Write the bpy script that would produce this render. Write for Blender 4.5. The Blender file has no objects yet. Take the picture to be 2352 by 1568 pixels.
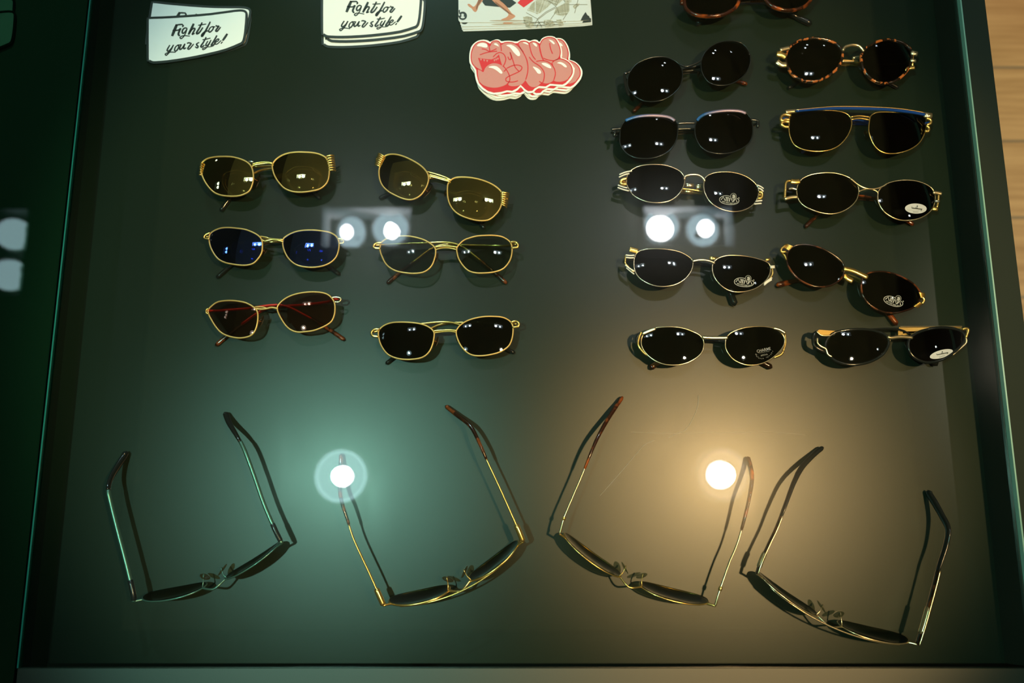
import bpy, math, random
from mathutils import Vector, Matrix
from mathutils.geometry import tessellate_polygon
random.seed(7)
SC = bpy.context.scene
COL = SC.collection

# ------------------------------------------------------------------ camera, world, exposure
CAM_H, TILT, FPX = 0.72, math.radians(10.68), 28.0 * 2352 / 36.0
cd = bpy.data.cameras.new('camera'); cam = bpy.data.objects.new('camera', cd); COL.objects.link(cam)
cam.location = (0, 0, CAM_H); cam.rotation_euler = (TILT, 0, 0)
cd.lens = 28.0; cd.sensor_width = 36.0; cd.clip_start = 0.01; cd.clip_end = 50
cd.dof.use_dof = True; cd.dof.focus_distance = 0.715; cd.dof.aperture_fstop = 4.6
SC.camera = cam
w = bpy.data.worlds.new('world'); SC.world = w; w.use_nodes = True
WBG = w.node_tree.nodes['Background']
WBG.inputs[0].default_value = (0.50, 0.80, 0.62, 1); WBG.inputs[1].default_value = 0.03
SC.view_settings.view_transform = 'Standard'; SC.view_settings.look = 'None'
SC.view_settings.exposure = 0.0; SC.view_settings.gamma = 1.0
SC.view_settings.use_curve_mapping = False

Z_GLASS_LO, Z_GLASS_HI = 0.0365, 0.0415      # glass lid of the case (panel top is z = 0)
Z_LAMP = 1.55                                # ceiling lamps above the panel
Z_FLOOR = -0.85
CT, ST = math.cos(TILT), math.sin(TILT)
def ray(px, py):
    dx, dy = (px - 1176) / FPX, (784 - py) / FPX
    return Vector((dx, dy * CT + ST, dy * ST - CT))
def at(px, py, z=0.0):
    d = ray(px, py); t = (z - CAM_H) / d.z
    return Vector((d.x * t, d.y * t, z))
def bounce(px, py, z):                        # where a lamp hangs that the lid mirrors at that point
    p = at(px, py, Z_GLASS_HI); d = ray(px, py); t = (z - Z_GLASS_HI) / -d.z
    return Vector((p.x + d.x * t, p.y + d.y * t, z))

CROPS = dict(A=(420,320,4.6125), B=(820,320,4.6125), C=(420,640,5.88), D=(820,640,5.6), E=(1380,60,4.9),
             F=(1740,40,4.6114), G=(1380,350,4.2375), H=(1740,360,4.126), I=(1400,710,5.113), J=(1800,710,5.113),
             K=(200,900,3.0154), L=(680,900,3.0155), M=(1220,880,2.9037), N=(1660,1000,3.016), O=(1540,0,6.19),
             P=(330,0,9.046), Q=(730,0,9.046), S=(1060,70,8.11), T=(1040,0,7.127), V=(1630,420,22.4), W=(1710,780,22.4),
             X=(2060,450,22.4), R=(0,0,1.0))
def px(c, u, v):
    x0, y0, s = CROPS[c]; return (x0 + u / s, y0 + v / s)

# ------------------------------------------------------------------ materials
def new_mat(name):
    m = bpy.data.materials.new(name); m.use_nodes = True
    return m, m.node_tree.nodes, m.node_tree.links
def pm(name, col, rough=0.5, metal=0.0, spec=0.5, bump=None, trans=0.0):
    m, n, l = new_mat(name); b = n['Principled BSDF']
    b.inputs['Base Color'].default_value = (*col, 1); b.inputs['Roughness'].default_value = rough
    b.inputs['Metallic'].default_value = metal; b.inputs['Specular IOR Level'].default_value = spec
    if trans: b.inputs['Transmission Weight'].default_value = trans
    if bump:
        tc = n.new('ShaderNodeTexCoord'); nz = n.new('ShaderNodeTexNoise'); bp = n.new('ShaderNodeBump')
        nz.inputs['Scale'].default_value = bump[0]; nz.inputs['Detail'].default_value = 3
        bp.inputs['Strength'].default_value = bump[1]; bp.inputs['Distance'].default_value = 0.0002
        l.new(tc.outputs['Object'], nz.inputs['Vector']); l.new(nz.outputs['Fac'], bp.inputs['Height'])
        l.new(bp.outputs['Normal'], b.inputs['Normal'])
    return m
def clear_mat(name, tcol, gcol=(1, 1, 1), mirror=0.0, ior=1.5, rough=0.0):
    """thin glass: tinted see-through plus a fresnel reflection"""
    m, n, l = new_mat(name); n.remove(n['Principled BSDF']); out = n['Material Output']
    tr = n.new('ShaderNodeBsdfTransparent'); tr.inputs[0].default_value = (*tcol, 1)
    gl = n.new('ShaderNodeBsdfGlossy'); gl.inputs[0].default_value = (*gcol, 1); gl.inputs['Roughness'].default_value = rough
    geo = n.new('ShaderNodeNewGeometry'); mp = n.new('ShaderNodeMapRange')
    mp.inputs['To Min'].default_value = ior; mp.inputs['To Max'].default_value = 1 / ior
    fr = n.new('ShaderNodeFresnel'); ad = n.new('ShaderNodeMath'); ad.operation = 'ADD'; ad.use_clamp = True
    ad.inputs[1].default_value = mirror
    mx = n.new('ShaderNodeMixShader')
    l.new(geo.outputs['Backfacing'], mp.inputs['Value']); l.new(mp.outputs['Result'], fr.inputs['IOR'])
    l.new(fr.outputs[0], ad.inputs[0]); l.new(ad.outputs[0], mx.inputs[0])
    l.new(tr.outputs[0], mx.inputs[1]); l.new(gl.outputs[0], mx.inputs[2]); l.new(mx.outputs[0], out.inputs[0])
    return m
def emit_mat(name, col, s):
    m, n, l = new_mat(name); n.remove(n['Principled BSDF'])
    e = n.new('ShaderNodeEmission'); e.inputs[0].default_value = (*col, 1); e.inputs[1].default_value = s
    l.new(e.outputs[0], n['Material Output'].inputs[0]); return m
def tortoise(name, dark, light, scale=160, rough=0.15, thr=(0.5, 0.6)):
    m = pm(name, light, rough); n, l = m.node_tree.nodes, m.node_tree.links
    tc = n.new('ShaderNodeTexCoord'); nz = n.new('ShaderNodeTexNoise'); nz.inputs['Scale'].default_value = scale
    cr = n.new('ShaderNodeValToRGB'); cr.color_ramp.elements[0].position = thr[0]; cr.color_ramp.elements[1].position = thr[1]
    cr.color_ramp.elements[0].color = (*dark, 1); cr.color_ramp.elements[1].color = (*light, 1)
    l.new(tc.outputs['Object'], nz.inputs['Vector']); l.new(nz.outputs['Fac'], cr.inputs[0])
    l.new(cr.outputs[0], n['Principled BSDF'].inputs['Base Color']); return m

MAT = {}
def satin(name, col, r, fac, bump):
    m = pm(name, col, 0.6, 0, 0.0, bump=bump); n, l = m.node_tree.nodes, m.node_tree.links; b = n['Principled BSDF']
    g = n.new('ShaderNodeBsdfGlossy'); g.distribution = 'BECKMANN'; g.inputs['Roughness'].default_value = r
    mx = n.new('ShaderNodeMixShader'); mx.inputs[0].default_value = fac
    l.new(n['Bump'].outputs['Normal'], g.inputs['Normal'])
    l.new(b.outputs[0], mx.inputs[1]); l.new(g.outputs[0], mx.inputs[2]); l.new(mx.outputs[0], n['Material Output'].inputs[0]); return m
MAT['panel'] = satin('dark_painted_board', (0.0085, 0.0155, 0.010), 0.33, 0.03, (900, 0.08))
MAT['front_rail'] = satin('dark_painted_front_rail', (0.016, 0.024, 0.017), 0.42, 0.055, (900, 0.08))
MAT['rail'] = pm('dark_painted_frame', (0.015, 0.021, 0.016), 0.6, 0, 0.06, bump=(700, 0.06))
MAT['cabinet'] = pm('dark_cabinet_side', (0.03, 0.036, 0.03), 0.6)
MAT['divider'] = pm('dark_divider_board', (0.006, 0.010, 0.007), 0.8, 0, 0.05)
MAT['side_panel'] = pm('dark_board_of_left_case', (0.13, 0.15, 0.135), 0.6, 0, 0.2)
MAT['lid'] = clear_mat('clear_lid_glass', (0.985, 0.995, 0.988))
MAT['lid_left'] = clear_mat('dimming_tint_lid_glass', (0.40, 0.56, 0.46))  # dark green tint stands in for the weak light over the left case
MAT['pane'] = clear_mat('divider_glass', (0.80, 0.93, 0.86))
MAT['edge_green'] = pm('emerald_glass_edge', (0.006, 0.12, 0.085), 0.3)
MAT['edge_pale'] = pm('lit_pale_glass_edge', (0.17, 0.32, 0.27), 0.3)  # edge catching light, its brightness put into the colour
MAT['satin_gold'] = pm('satin_gold', (0.57, 0.37, 0.12), 0.42, 0.55)
MAT['gold'] = pm('polished_gold', (0.90, 0.60, 0.18), 0.22, 0.92)
MAT['pale_gold'] = pm('pale_gold', (0.84, 0.68, 0.40), 0.22, 0.92)
MAT['champagne'] = pm('champagne_metal', (0.80, 0.66, 0.48), 0.22, 0.92)
MAT['gunmetal'] = pm('gunmetal', (0.035, 0.042, 0.045), 0.2, 0.7)
MAT['black'] = pm('black_acetate', (0.008, 0.010, 0.010), 0.12)
MAT['brown'] = tortoise('brown_acetate', (0.016, 0.006, 0.003), (0.13, 0.035, 0.010), 90)
MAT['tortoise'] = tortoise('tortoise_acetate', (0.012, 0.007, 0.004), (0.42, 0.12, 0.028), 190, thr=(0.53, 0.58))
MAT['amber'] = tortoise('amber_acetate', (0.030, 0.008, 0.003), (0.42, 0.085, 0.012), 80, thr=(0.50, 0.72))
MAT['red'] = pm('red_enamel', (0.55, 0.03, 0.02), 0.2, 0.3)
MAT['blue'] = pm('blue_enamel', (0.004, 0.045, 0.24), 0.15, 0.2)
MAT['white_line'] = pm('white_enamel', (0.80, 0.76, 0.70), 0.3)
MAT['emerald'] = pm('emerald_metal', (0.09, 0.20, 0.165), 0.3, 0.7)
MAT['steel'] = pm('pale_steel', (0.55, 0.58, 0.55), 0.2, 0.9)
MAT['pad'] = clear_mat('amber_pad_plastic', (0.80, 0.58, 0.40), mirror=0.05)
MAT['pad_clear'] = clear_mat('clear_pad_plastic', (0.62, 0.66, 0.55), mirror=0.06)
MAT['lens_dark'] = clear_mat('dark_lens', (0.13, 0.16, 0.14))
MAT['lens_darkest'] = clear_mat('black_lens', (0.06, 0.075, 0.065))
MAT['lens_goldmirror'] = clear_mat('gold_mirror_lens', (0.14, 0.14, 0.10), (1.0, 0.86, 0.42), 0.95)
MAT['lens_blue'] = clear_mat('blue_mirror_lens', (0.16, 0.18, 0.20), (0.13, 0.24, 1.0), 0.88)
MAT['lens_grey'] = clear_mat('light_grey_lens', (0.62, 0.66, 0.60))
MAT['lens_red'] = clear_mat('brown_tinted_lens', (0.62, 0.46, 0.40), (1, 0.55, 0.4), 0.03)
MAT['lens_clear'] = clear_mat('pale_grey_lens', (0.55, 0.55, 0.50))
MAT['lens_olive'] = clear_mat('olive_lens', (0.30, 0.31, 0.22))
MAT['print_white'] = pm('white_print', (0.80, 0.82, 0.82), 0.5)
MAT['print_grey'] = pm('grey_print', (0.55, 0.56, 0.52), 0.6)
MAT['lens_ink'] = pm('pale_lens_ink', (0.30, 0.31, 0.31), 0.5)
MAT['lens_ink_dim'] = pm('dim_lens_ink', (0.17, 0.18, 0.17), 0.5)
MAT['sticker_paper'] = pm('oval_sticker_paper', (0.46, 0.48, 0.52), 0.5)
MAT['card_black'] = pm('black_card', (0.012, 0.018, 0.014), 0.45)
MAT['ink'] = pm('black_ink', (0.010, 0.016, 0.012), 0.5)
MAT['paper'] = pm('white_paper', (0.82, 0.83, 0.84), 0.5)
MAT['flyer_paper'] = pm('flyer_paper', (0.58, 0.62, 0.66), 0.5)
MAT['paper_edge'] = pm('paper_edge', (0.74, 0.72, 0.66), 0.6)
MAT['pink'] = pm('pink_print', (0.58, 0.23, 0.215), 0.4)
MAT['red_print'] = pm('red_print', (0.62, 0.018, 0.025), 0.4)
MAT['skin'] = pm('printed_skin', (0.50, 0.22, 0.13), 0.5)
MAT['skin_dark'] = pm('printed_dark_skin', (0.22, 0.085, 0.045), 0.5)
MAT['map'] = pm('map_print', (0.44, 0.43, 0.36), 0.6)
MAT['map_line'] = pm('map_line_print', (0.16, 0.15, 0.11), 0.6)
MAT['brown_print'] = pm('brown_print', (0.36, 0.29, 0.22), 0.6)
MAT['thread'] = pm('pale_fibre', (0.45, 0.40, 0.32), 0.7)
MAT['hair'] = pm('dark_hair', (0.05, 0.035, 0.02), 0.5)
MAT['fixture'] = pm('white_lamp_housing', (0.80, 0.82, 0.82), 0.4)
MAT['fixture_black'] = pm('black_lamp_housing', (0.010, 0.012, 0.012), 0.5)
MAT['reflector'] = pm('lamp_reflector', (0.75, 0.80, 0.82), 0.25, 0.6)
MAT['ceiling_white'] = pm('white_ceiling_paint', (0.48, 0.62, 0.50), 0.8)
MAT['ceiling'] = pm('ceiling_paint', (0.08, 0.08, 0.07), 0.8)

m = pm('blue_lilac_metal', (0.4, 0.4, 0.7), 0.35, 0.35); n, l = m.node_tree.nodes, m.node_tree.links
tc = n.new('ShaderNodeTexCoord'); sx = n.new('ShaderNodeSeparateXYZ'); cr = n.new('ShaderNodeValToRGB')
e = cr.color_ramp.elements; e[0].position = 0.15; e[0].color = (0.015, 0.10, 0.30, 1); e[1].position = 0.55; e[1].color = (0.30, 0.22, 0.32, 1)
l.new(tc.outputs['Generated'], sx.inputs[0]); l.new(sx.outputs[0], cr.inputs[0]); l.new(cr.outputs[0], n['Principled BSDF'].inputs['Base Color'])
MAT['lilac'] = m
# plank floor
m = pm('oak_planks', (0.5, 0.3, 0.14), 0.5); n, l = m.node_tree.nodes, m.node_tree.links; b = n['Principled BSDF']
_s0, _s1 = at(2300, 155, Z_FLOOR).y, at(2300, 324, Z_FLOOR).y
ROW = _s0 - _s1
tc = n.new('ShaderNodeTexCoord'); mp = n.new('ShaderNodeMapping'); mp.inputs['Location'].default_value = (0.37, -_s1, 0)
br = n.new('ShaderNodeTexBrick'); br.inputs['Scale'].default_value = 1.0; br.inputs['Brick Width'].default_value = 1.9
br.inputs['Row Height'].default_value = ROW; br.inputs['Mortar Size'].default_value = 0.0028; br.inputs['Mortar Smooth'].default_value = 0.2
br.inputs['Color1'].default_value = (0.60, 0.36, 0.15, 1); br.inputs['Color2'].default_value = (0.52, 0.30, 0.12, 1); br.inputs['Mortar'].default_value = (0.26, 0.20, 0.12, 1)
mp2 = n.new('ShaderNodeMapping'); mp2.inputs['Scale'].default_value = (3, 45, 1)
nz = n.new('ShaderNodeTexNoise'); nz.inputs['Scale'].default_value = 1.6; nz.inputs['Detail'].default_value = 6
cr = n.new('ShaderNodeValToRGB'); cr.color_ramp.elements[0].position = 0.3; cr.color_ramp.elements[0].color = (0.66, 0.60, 0.52, 1); cr.color_ramp.elements[1].position = 0.7
mx = n.new('ShaderNodeMix'); mx.data_type = 'RGBA'; mx.blend_type = 'MULTIPLY'; mx.inputs[0].default_value = 1.0
l.new(tc.outputs['Object'], mp.inputs[0]); l.new(mp.outputs[0], br.inputs['Vector']); l.new(tc.outputs['Object'], mp2.inputs[0])
l.new(mp2.outputs[0], nz.inputs['Vector']); l.new(nz.outputs['Fac'], cr.inputs[0])
l.new(br.outputs['Color'], mx.inputs[6]); l.new(cr.outputs[0], mx.inputs[7]); l.new(mx.outputs[2], b.inputs['Base Color'])
MAT['oak'] = m

def smear(m, base, amt, r):
    # wiped dust, also put in as glow round mirrored lamps: a faint rough lobe
    n, l = m.node_tree.nodes, m.node_tree.links; out = n['Material Output']; sh = out.inputs[0].links[0].from_socket
    g = n.new('ShaderNodeBsdfGlossy'); g.distribution = 'BECKMANN'; g.inputs['Roughness'].default_value = r
    tc = n.new('ShaderNodeTexCoord'); mp = n.new('ShaderNodeMapping'); mp.inputs['Scale'].default_value = (14, 5, 1); mp.inputs['Rotation'].default_value = (0, 0, 0.35)
    nz = n.new('ShaderNodeTexNoise'); nz.inputs['Scale'].default_value = 1.0; nz.inputs['Detail'].default_value = 4
    mr = n.new('ShaderNodeMapRange'); mr.inputs['From Min'].default_value = 0.52; mr.inputs['From Max'].default_value = 0.75
    mr.inputs['To Min'].default_value = base; mr.inputs['To Max'].default_value = base + amt
    mx = n.new('ShaderNodeMixShader')
    l.new(tc.outputs['Object'], mp.inputs[0]); l.new(mp.outputs[0], nz.inputs['Vector']); l.new(nz.outputs['Fac'], mr.inputs['Value'])
    l.new(mr.outputs[0], mx.inputs[0]); l.new(sh, mx.inputs[1]); l.new(g.outputs[0], mx.inputs[2]); l.new(mx.outputs[0], out.inputs[0])
smear(MAT['lid'], 0.0012, 0.0030, 0.20)

# ------------------------------------------------------------------ geometry helpers
def smooth(pts, per=4, closed=False):
    pts = [Vector(p) for p in pts]; n = len(pts); out = []
    if n < 3 and not closed: return pts
    for i in range(n if closed else n - 1):
        if closed: p0, p1, p2, p3 = pts[i - 1], pts[i], pts[(i + 1) % n], pts[(i + 2) % n]
        else: p0, p1, p2, p3 = pts[max(i - 1, 0)], pts[i], pts[i + 1], pts[min(i + 2, n - 1)]
        for k in range(per):
            t = k / per
            out.append(0.5 * ((2 * p1) + (p2 - p0) * t + (2 * p0 - 5 * p1 + 4 * p2 - p3) * t * t + (3 * p1 - p0 - 3 * p2 + p3) * t ** 3))
    if not closed: out.append(pts[-1])
    return out
class MB:
    def __init__(s): s.v, s.f, s.m, s.mats = [], [], [], []
    def mi(s, mat):
        mat = MAT[mat] if isinstance(mat, str) else mat
        if mat not in s.mats: s.mats.append(mat)
        return s.mats.index(mat)
    def face(s, idx, k): s.f.append(tuple(idx)); s.m.append(k)
    def tube(s, pts, r, mat, closed=False, seg=8, flat=None, up=None, caps=True):
        """swept tube; r scalar, list, or (side, height) pairs"""
        k = s.mi(mat); pts = [Vector(p) for p in pts]; n = len(pts); base = len(s.v)
        nrm = None
        for i, p in enumerate(pts):
            a = pts[i - 1] if (i > 0 or closed) else p; b = pts[(i + 1) % n] if (i < n - 1 or closed) else p
            t = (b - a)
            t = t.normalized() if t.length > 1e-9 else Vector((1, 0, 0))
            if up is not None:
                sd = t.cross(up); sd = sd.normalized() if sd.length > 1e-6 else Vector((1, 0, 0)); nn = sd.cross(t)
            else:
                if nrm is None:
                    nrm = Vector((0, 0, 1)) if abs(t.z) < 0.9 else Vector((0, 1, 0))
                nn = (nrm - t * nrm.dot(t)); nn = nn.normalized() if nn.length > 1e-6 else t.orthogonal().normalized(); nrm = nn; sd = t.cross(nn)
            ri = r[i] if isinstance(r, list) else r
            rs, rh = ri if isinstance(ri, tuple) else (ri, ri)
            for j in range(seg):
                q = 2 * math.pi * j / seg
                s.v.append(p + sd * (rs * math.cos(q)) + nn * (rh * math.sin(q)))
        for i in range(n if closed else n - 1):
            i2 = (i + 1) % n
            for j in range(seg):
                j2 = (j + 1) % seg
                s.face((base + i * seg + j, base + i * seg + j2, base + i2 * seg + j2, base + i2 * seg + j), k)
        if not closed and caps:
            for i, sg in ((0, -1), (n - 1, 1)):
                q = pts[i]; a = pts[1] if i == 0 else pts[n - 2]; d = (q - a).normalized()
                ri = r[i] if isinstance(r, list) else r; rr = max(ri) if isinstance(ri, tuple) else ri
                ri_min = min(ri) if isinstance(ri, tuple) else ri
                c = len(s.v); s.v.append(q + d * ri_min * 0.7)
                for j in range(seg):
                    e = (base + i * seg + j, base + i * seg + (j + 1) % seg)
                    s.face((e[0], e[1], c) if sg > 0 else (e[1], e[0], c), k)
        return s
    def poly(s, pts, mat):
        k = s.mi(mat); base = len(s.v); pts = [Vector(p) for p in pts]; s.v += pts
        for t in tessellate_polygon([[Vector((p.x, p.y, 0)) for p in pts]]):
            a, b, c = (pts[i] for i in t)
            if (b - a).cross(c - a).z < 0: t = (t[0], t[2], t[1])
            s.face([base + i for i in t], k)
        return s
    def prism(s, pts, h, mat, side=None):
        """plate with its top face on pts (all around z) and h thick"""
        pts = [Vector(p) for p in pts]
        if sum(pts[i - 1].x * pts[i].y - pts[i].x * pts[i - 1].y for i in range(len(pts))) < 0: pts.reverse()
        s.poly(pts, mat); k = s.mi(side or mat); n = len(pts); b = len(s.v)
        s.v += pts + [p - Vector((0, 0, h)) for p in pts]
        for i in range(n): s.face((b + n + i, b + n + (i + 1) % n, b + (i + 1) % n, b + i), k)
        b2 = len(s.v); s.v += [p - Vector((0, 0, h)) for p in pts]
        for t in tessellate_polygon([[Vector((p.x, p.y, 0)) for p in pts]]):
            a, bb, c = (pts[i] for i in t)
            if (bb - a).cross(c - a).z > 0: t = (t[0], t[2], t[1])
            s.face([b2 + i for i in t], k)
        return s
    def ribbon(s, pts, wd, mat):
        k = s.mi(mat); pts = [Vector(p) for p in pts]; n = len(pts); b = len(s.v)
        for i, p in enumerate(pts):
            t = pts[min(i + 1, n - 1)] - pts[max(i - 1, 0)]; sd = Vector((-t.y, t.x, 0)); sd = sd.normalized() if sd.length > 1e-9 else Vector((1, 0, 0))
            wi = wd[i] if isinstance(wd, list) else wd
            s.v += [p + sd * wi / 2, p - sd * wi / 2]
        for i in range(n - 1): s.face((b + 2 * i + 1, b + 2 * i + 3, b + 2 * i + 2, b + 2 * i), k)
        return s
    def box(s, lo, hi, mat):
        k = s.mi(mat); b = len(s.v)
        for z in (lo[2], hi[2]):
            for x, y in ((lo[0], lo[1]), (hi[0], lo[1]), (hi[0], hi[1]), (lo[0], hi[1])): s.v.append(Vector((x, y, z)))
        for q in ((3, 2, 1, 0), (4, 5, 6, 7), (0, 1, 5, 4), (1, 2, 6, 5), (2, 3, 7, 6), (3, 0, 4, 7)): s.face([b + i for i in q], k)
        return s
    def blob(s, c, ax, ay, az, mat, seg=14, rings=8):
        """ellipsoid with the three half-axis vectors"""
        k = s.mi(mat); b = len(s.v); c = Vector(c)
        for i in range(rings + 1):
            th = math.pi * i / rings
            for j in range(seg):
                ph = 2 * math.pi * j / seg
                s.v.append(c + ax * (math.sin(th) * math.cos(ph)) + ay * (math.sin(th) * math.sin(ph)) + az * math.cos(th))
        for i in range(rings):
            for j in range(seg):
                j2 = (j + 1) % seg
                s.face((b + i * seg + j, b + (i + 1) * seg + j, b + (i + 1) * seg + j2, b + i * seg + j2), k)
        return s
    def build(s, name, root=None, parent=None, smooth_shade=True, label=None):
        me = bpy.data.meshes.new(name); off = root.location if root is not None else Vector((0, 0, 0))
        me.from_pydata([tuple(v - off) for v in s.v], [], s.f)
        for mt in s.mats: me.materials.append(mt)
        me.polygons.foreach_set('material_index', s.m)
        if smooth_shade:
            me.polygons.foreach_set('use_smooth', [True] * len(s.f))
        me.update(); me.validate()
        o = bpy.data.objects.new(name, me); COL.objects.link(o)
        p = parent if parent is not None else root
        if p is not None: o.parent = p
        if label: o['label'] = label
        return o
def flat_shade(o, ang=35):
    try:
        o.data.set_sharp_from_angle(angle=math.radians(ang))
    except Exception: pass
    return o
def tag(o, label, cat, group=None, kind=None):
    if label: o['label'] = label
    if cat: o['category'] = cat
    if group: o['group'] = group
    if kind: o['kind'] = kind
    return o
def thing(name, loc, label, cat, group=None):
    o = bpy.data.objects.new(name, None); COL.objects.link(o); o.location = loc; o.empty_display_size = 0.02
    return tag(o, label, cat, group)
def offset2d(pts, d):
    n = len(pts); area = sum(pts[i - 1][0] * pts[i][1] - pts[i][0] * pts[i - 1][1] for i in range(n)); sg = 1 if area > 0 else -1
    out = []
    for i in range(n):
        a, b = Vector(pts[i - 1][:2]), Vector(pts[(i + 1) % n][:2]); t = (b - a).normalized()
        out.append((pts[i][0] + sg * t.y * d, pts[i][1] - sg * t.x * d))
    return out
def text_mesh(txt, size=1.0):
    c = bpy.data.curves.new('t', 'FONT'); c.body = txt; c.size = size; c.align_x = 'CENTER'; c.align_y = 'CENTER'; c.resolution_u = 3
    o = bpy.data.objects.new('t', c); COL.objects.link(o)
    dg = bpy.context.evaluated_depsgraph_get(); me = bpy.data.meshes.new_from_object(o.evaluated_get(dg))
    r = ([v.co.copy() for v in me.vertices], [tuple(p.vertices) for p in me.polygons])
    bpy.data.objects.remove(o); bpy.data.curves.remove(c); bpy.data.meshes.remove(me); return r

# ------------------------------------------------------------------ room: floor and ceiling
tag(MB().box((-3, -2.4, Z_FLOOR - 0.05), (3, 3.2, Z_FLOOR), 'oak').build('floor', smooth_shade=False), None, None, kind='structure')
CX0, CX1, CY0, CY1 = bounce(300, 1129, Z_LAMP).x, bounce(2112, 1129, Z_LAMP).x, bounce(1176, 1450, Z_LAMP).y, 1.75   # white field in the dark ceiling
_c = MB()
for lo, hi in (((-3, -2.4), (CX0, 3.2)), ((CX1, -2.4), (3, 3.2)), ((CX0, -2.4), (CX1, CY0)), ((CX0, CY1), (CX1, 3.2))):
    _c.box((*lo, Z_LAMP + 0.012), (*hi, Z_LAMP + 0.06), 'ceiling')
tag(_c.build('ceiling', smooth_shade=False), None, None, kind='structure')
tag(MB().box((CX0, CY0, Z_LAMP + 0.012), (CX1, CY1, Z_LAMP + 0.06), 'ceiling_white').build('ceiling', smooth_shade=False), None, None, kind='structure')

# ------------------------------------------------------------------ lamps
CP = Vector((0, 0.1, 0))
def spot(name, loc, target, energy, col, size, radius, blend=0.6, parent=None):
    ld = bpy.data.lights.new(name, 'SPOT'); ld.energy = energy; ld.color = col; ld.spot_size = math.radians(size)
    ld.spot_blend = blend; ld.shadow_soft_size = radius
    o = bpy.data.objects.new(name, ld); COL.objects.link(o)
    q = (Vector(target) - Vector(loc)).to_track_quat('-Z', 'Y')
    if parent is not None:
        o.parent = parent; o.location = Vector(loc) - parent.location
    else: o.location = loc
    o.rotation_euler = q.to_euler(); return o
def lamp_head(root, c, axis, R, core_r, mats, core, ring=True):
    """gimbal lamp: dish, ring, glowing core; axis points out of the lamp"""
    axis = Vector(axis).normalized(); u = axis.orthogonal().normalized(); v = axis.cross(u)
    def ringpts(r, h, n=32): return [c + axis * h + u * (r * math.cos(2 * math.pi * i / n)) + v * (r * math.sin(2 * math.pi * i / n)) for i in range(n)]
    d = MB(); k = d.mi(mats[0]); prof = [(R, 0.004), (R * 0.93, 0.0), (R * 0.80, -0.012), (core_r * 1.25, -0.026), (core_r * 0.9, -0.028)]
    for r, h in prof: d.v += ringpts(r, h)
    for i in range(len(prof) - 1):
        for j in range(32): d.face((i * 32 + j, i * 32 + (j + 1) % 32, (i + 1) * 32 + (j + 1) % 32, (i + 1) * 32 + j), k)
    dish = d.build('reflector', root)
    if ring: MB().tube(ringpts(R + 0.001, 0.002), 0.0035, mats[1], closed=True).build('trim_ring', root)
    e = MB(); ke = e.mi(core); e.v += ringpts(core_r, -0.022) + [c + axis * -0.020]
    for j in range(32): e.face((j, (j + 1) % 32, 32), ke)
    e.build('glowing_core', root)
COOL = (0.42, 1.0, 0.78); WARM = (1.0, 0.63, 0.26); WHITE = (0.80, 0.92, 1.0)
MAT['core_cool'] = emit_mat('cool_led_core', (0.95, 0.95, 1.0), 100)
MAT['core_warm'] = emit_mat('warm_led_core', (1.0, 0.95, 0.98), 60)
MAT['glow_dish'] = emit_mat('lit_reflector', (0.62, 0.88, 1.0), 5.0)
MAT['glow_warm_dim'] = emit_mat('warm_lit_reflector', (1.0, 0.86, 0.62), 1.6)
MAT['glow_dish_dim'] = emit_mat('lit_reflector_dim', (0.62, 0.90, 1.0), 3.4)
def round_lamp(pxy, col, energy, core_r, core, label, size=75, R=0.064, tx=0.0, dish='glow_dish_dim', ring='glow_dish'):
    c = bounce(*pxy, Z_LAMP - 0.03); r = thing('ceiling_spotlight', (c.x, c.y, Z_LAMP + 0.012), label, 'ceiling lamp')
    bd = MB(); n = 32
    bd.tube([Vector((c.x, c.y, Z_LAMP + 0.011)), Vector((c.x, c.y, c.z - 0.004))], R + 0.008, 'fixture', seg=32, caps=False).build('housing', r)
    lamp_head(r, c, (0, 0, -1), R, core_r, (dish, ring), core)
    spot('lamp_light', c + Vector((0, 0, -0.006)), (c.x + tx, 0.15, 0), energy, col, size, core_r * 0.8, blend=0.35, parent=r)
round_lamp((783, 1093), COOL, 48, 0.026, 'core_cool', 'round cool white spotlight mirrored in the glass over the second open glasses', size=43, tx=0.55)
round_lamp((1660, 1090), WARM, 108, 0.035, 'core_warm', 'round warm spotlight mirrored in the glass over the third open glasses', size=33, tx=-0.50, dish='glow_warm_dim', ring='fixture')
def box_lamp(x0, x1, y0, heads, label, energy, col, depth_px=95, wall='fixture', aim=None):
    a, b, d = bounce(x0, y0, Z_LAMP - 0.045), bounce(x1, y0, Z_LAMP - 0.045), bounce(x0, y0 + depth_px, Z_LAMP - 0.045)
    r = thing('twin_ceiling_lamp', ((a.x + b.x) / 2, (a.y + d.y) / 2, Z_LAMP + 0.012), label, 'ceiling lamp')
    f = MB(); lo = (min(a.x, b.x), min(a.y, d.y)); hi = (max(a.x, b.x), max(a.y, d.y)); t = 0.004
    z0, z1 = Z_LAMP - 0.085, Z_LAMP + 0.0115
    f.box((lo[0], lo[1], z0), (lo[0] + t, hi[1], z1), wall); f.box((hi[0] - t, lo[1], z0), (hi[0], hi[1], z1), wall)
    f.box((lo[0] + t, lo[1], z0), (hi[0] - t, lo[1] + t, z1), wall); f.box((lo[0] + t, hi[1] - t, z0), (hi[0] - t, hi[1], z1), wall)
    f.box((lo[0] + t, lo[1] + t, z1 - t), (hi[0] - t, hi[1] - t, z1), 'fixture_black')
    flat_shade(f.build('housing', r, smooth_shade=False))
    for (hx, hy, axis, R, cr, dish, en) in heads:
        c = bounce(hx, hy, Z_LAMP - 0.028)
        lamp_head(r, c, axis, R, cr, (dish, 'fixture'), 'glow_dish' if wall == 'fixture_black' else 'core_cool')
        if en: spot('lamp_light', c + Vector(axis).normalized() * 0.004, aim or (0, 0.25, 0), en, col, 42, 0.012, parent=r)
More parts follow.
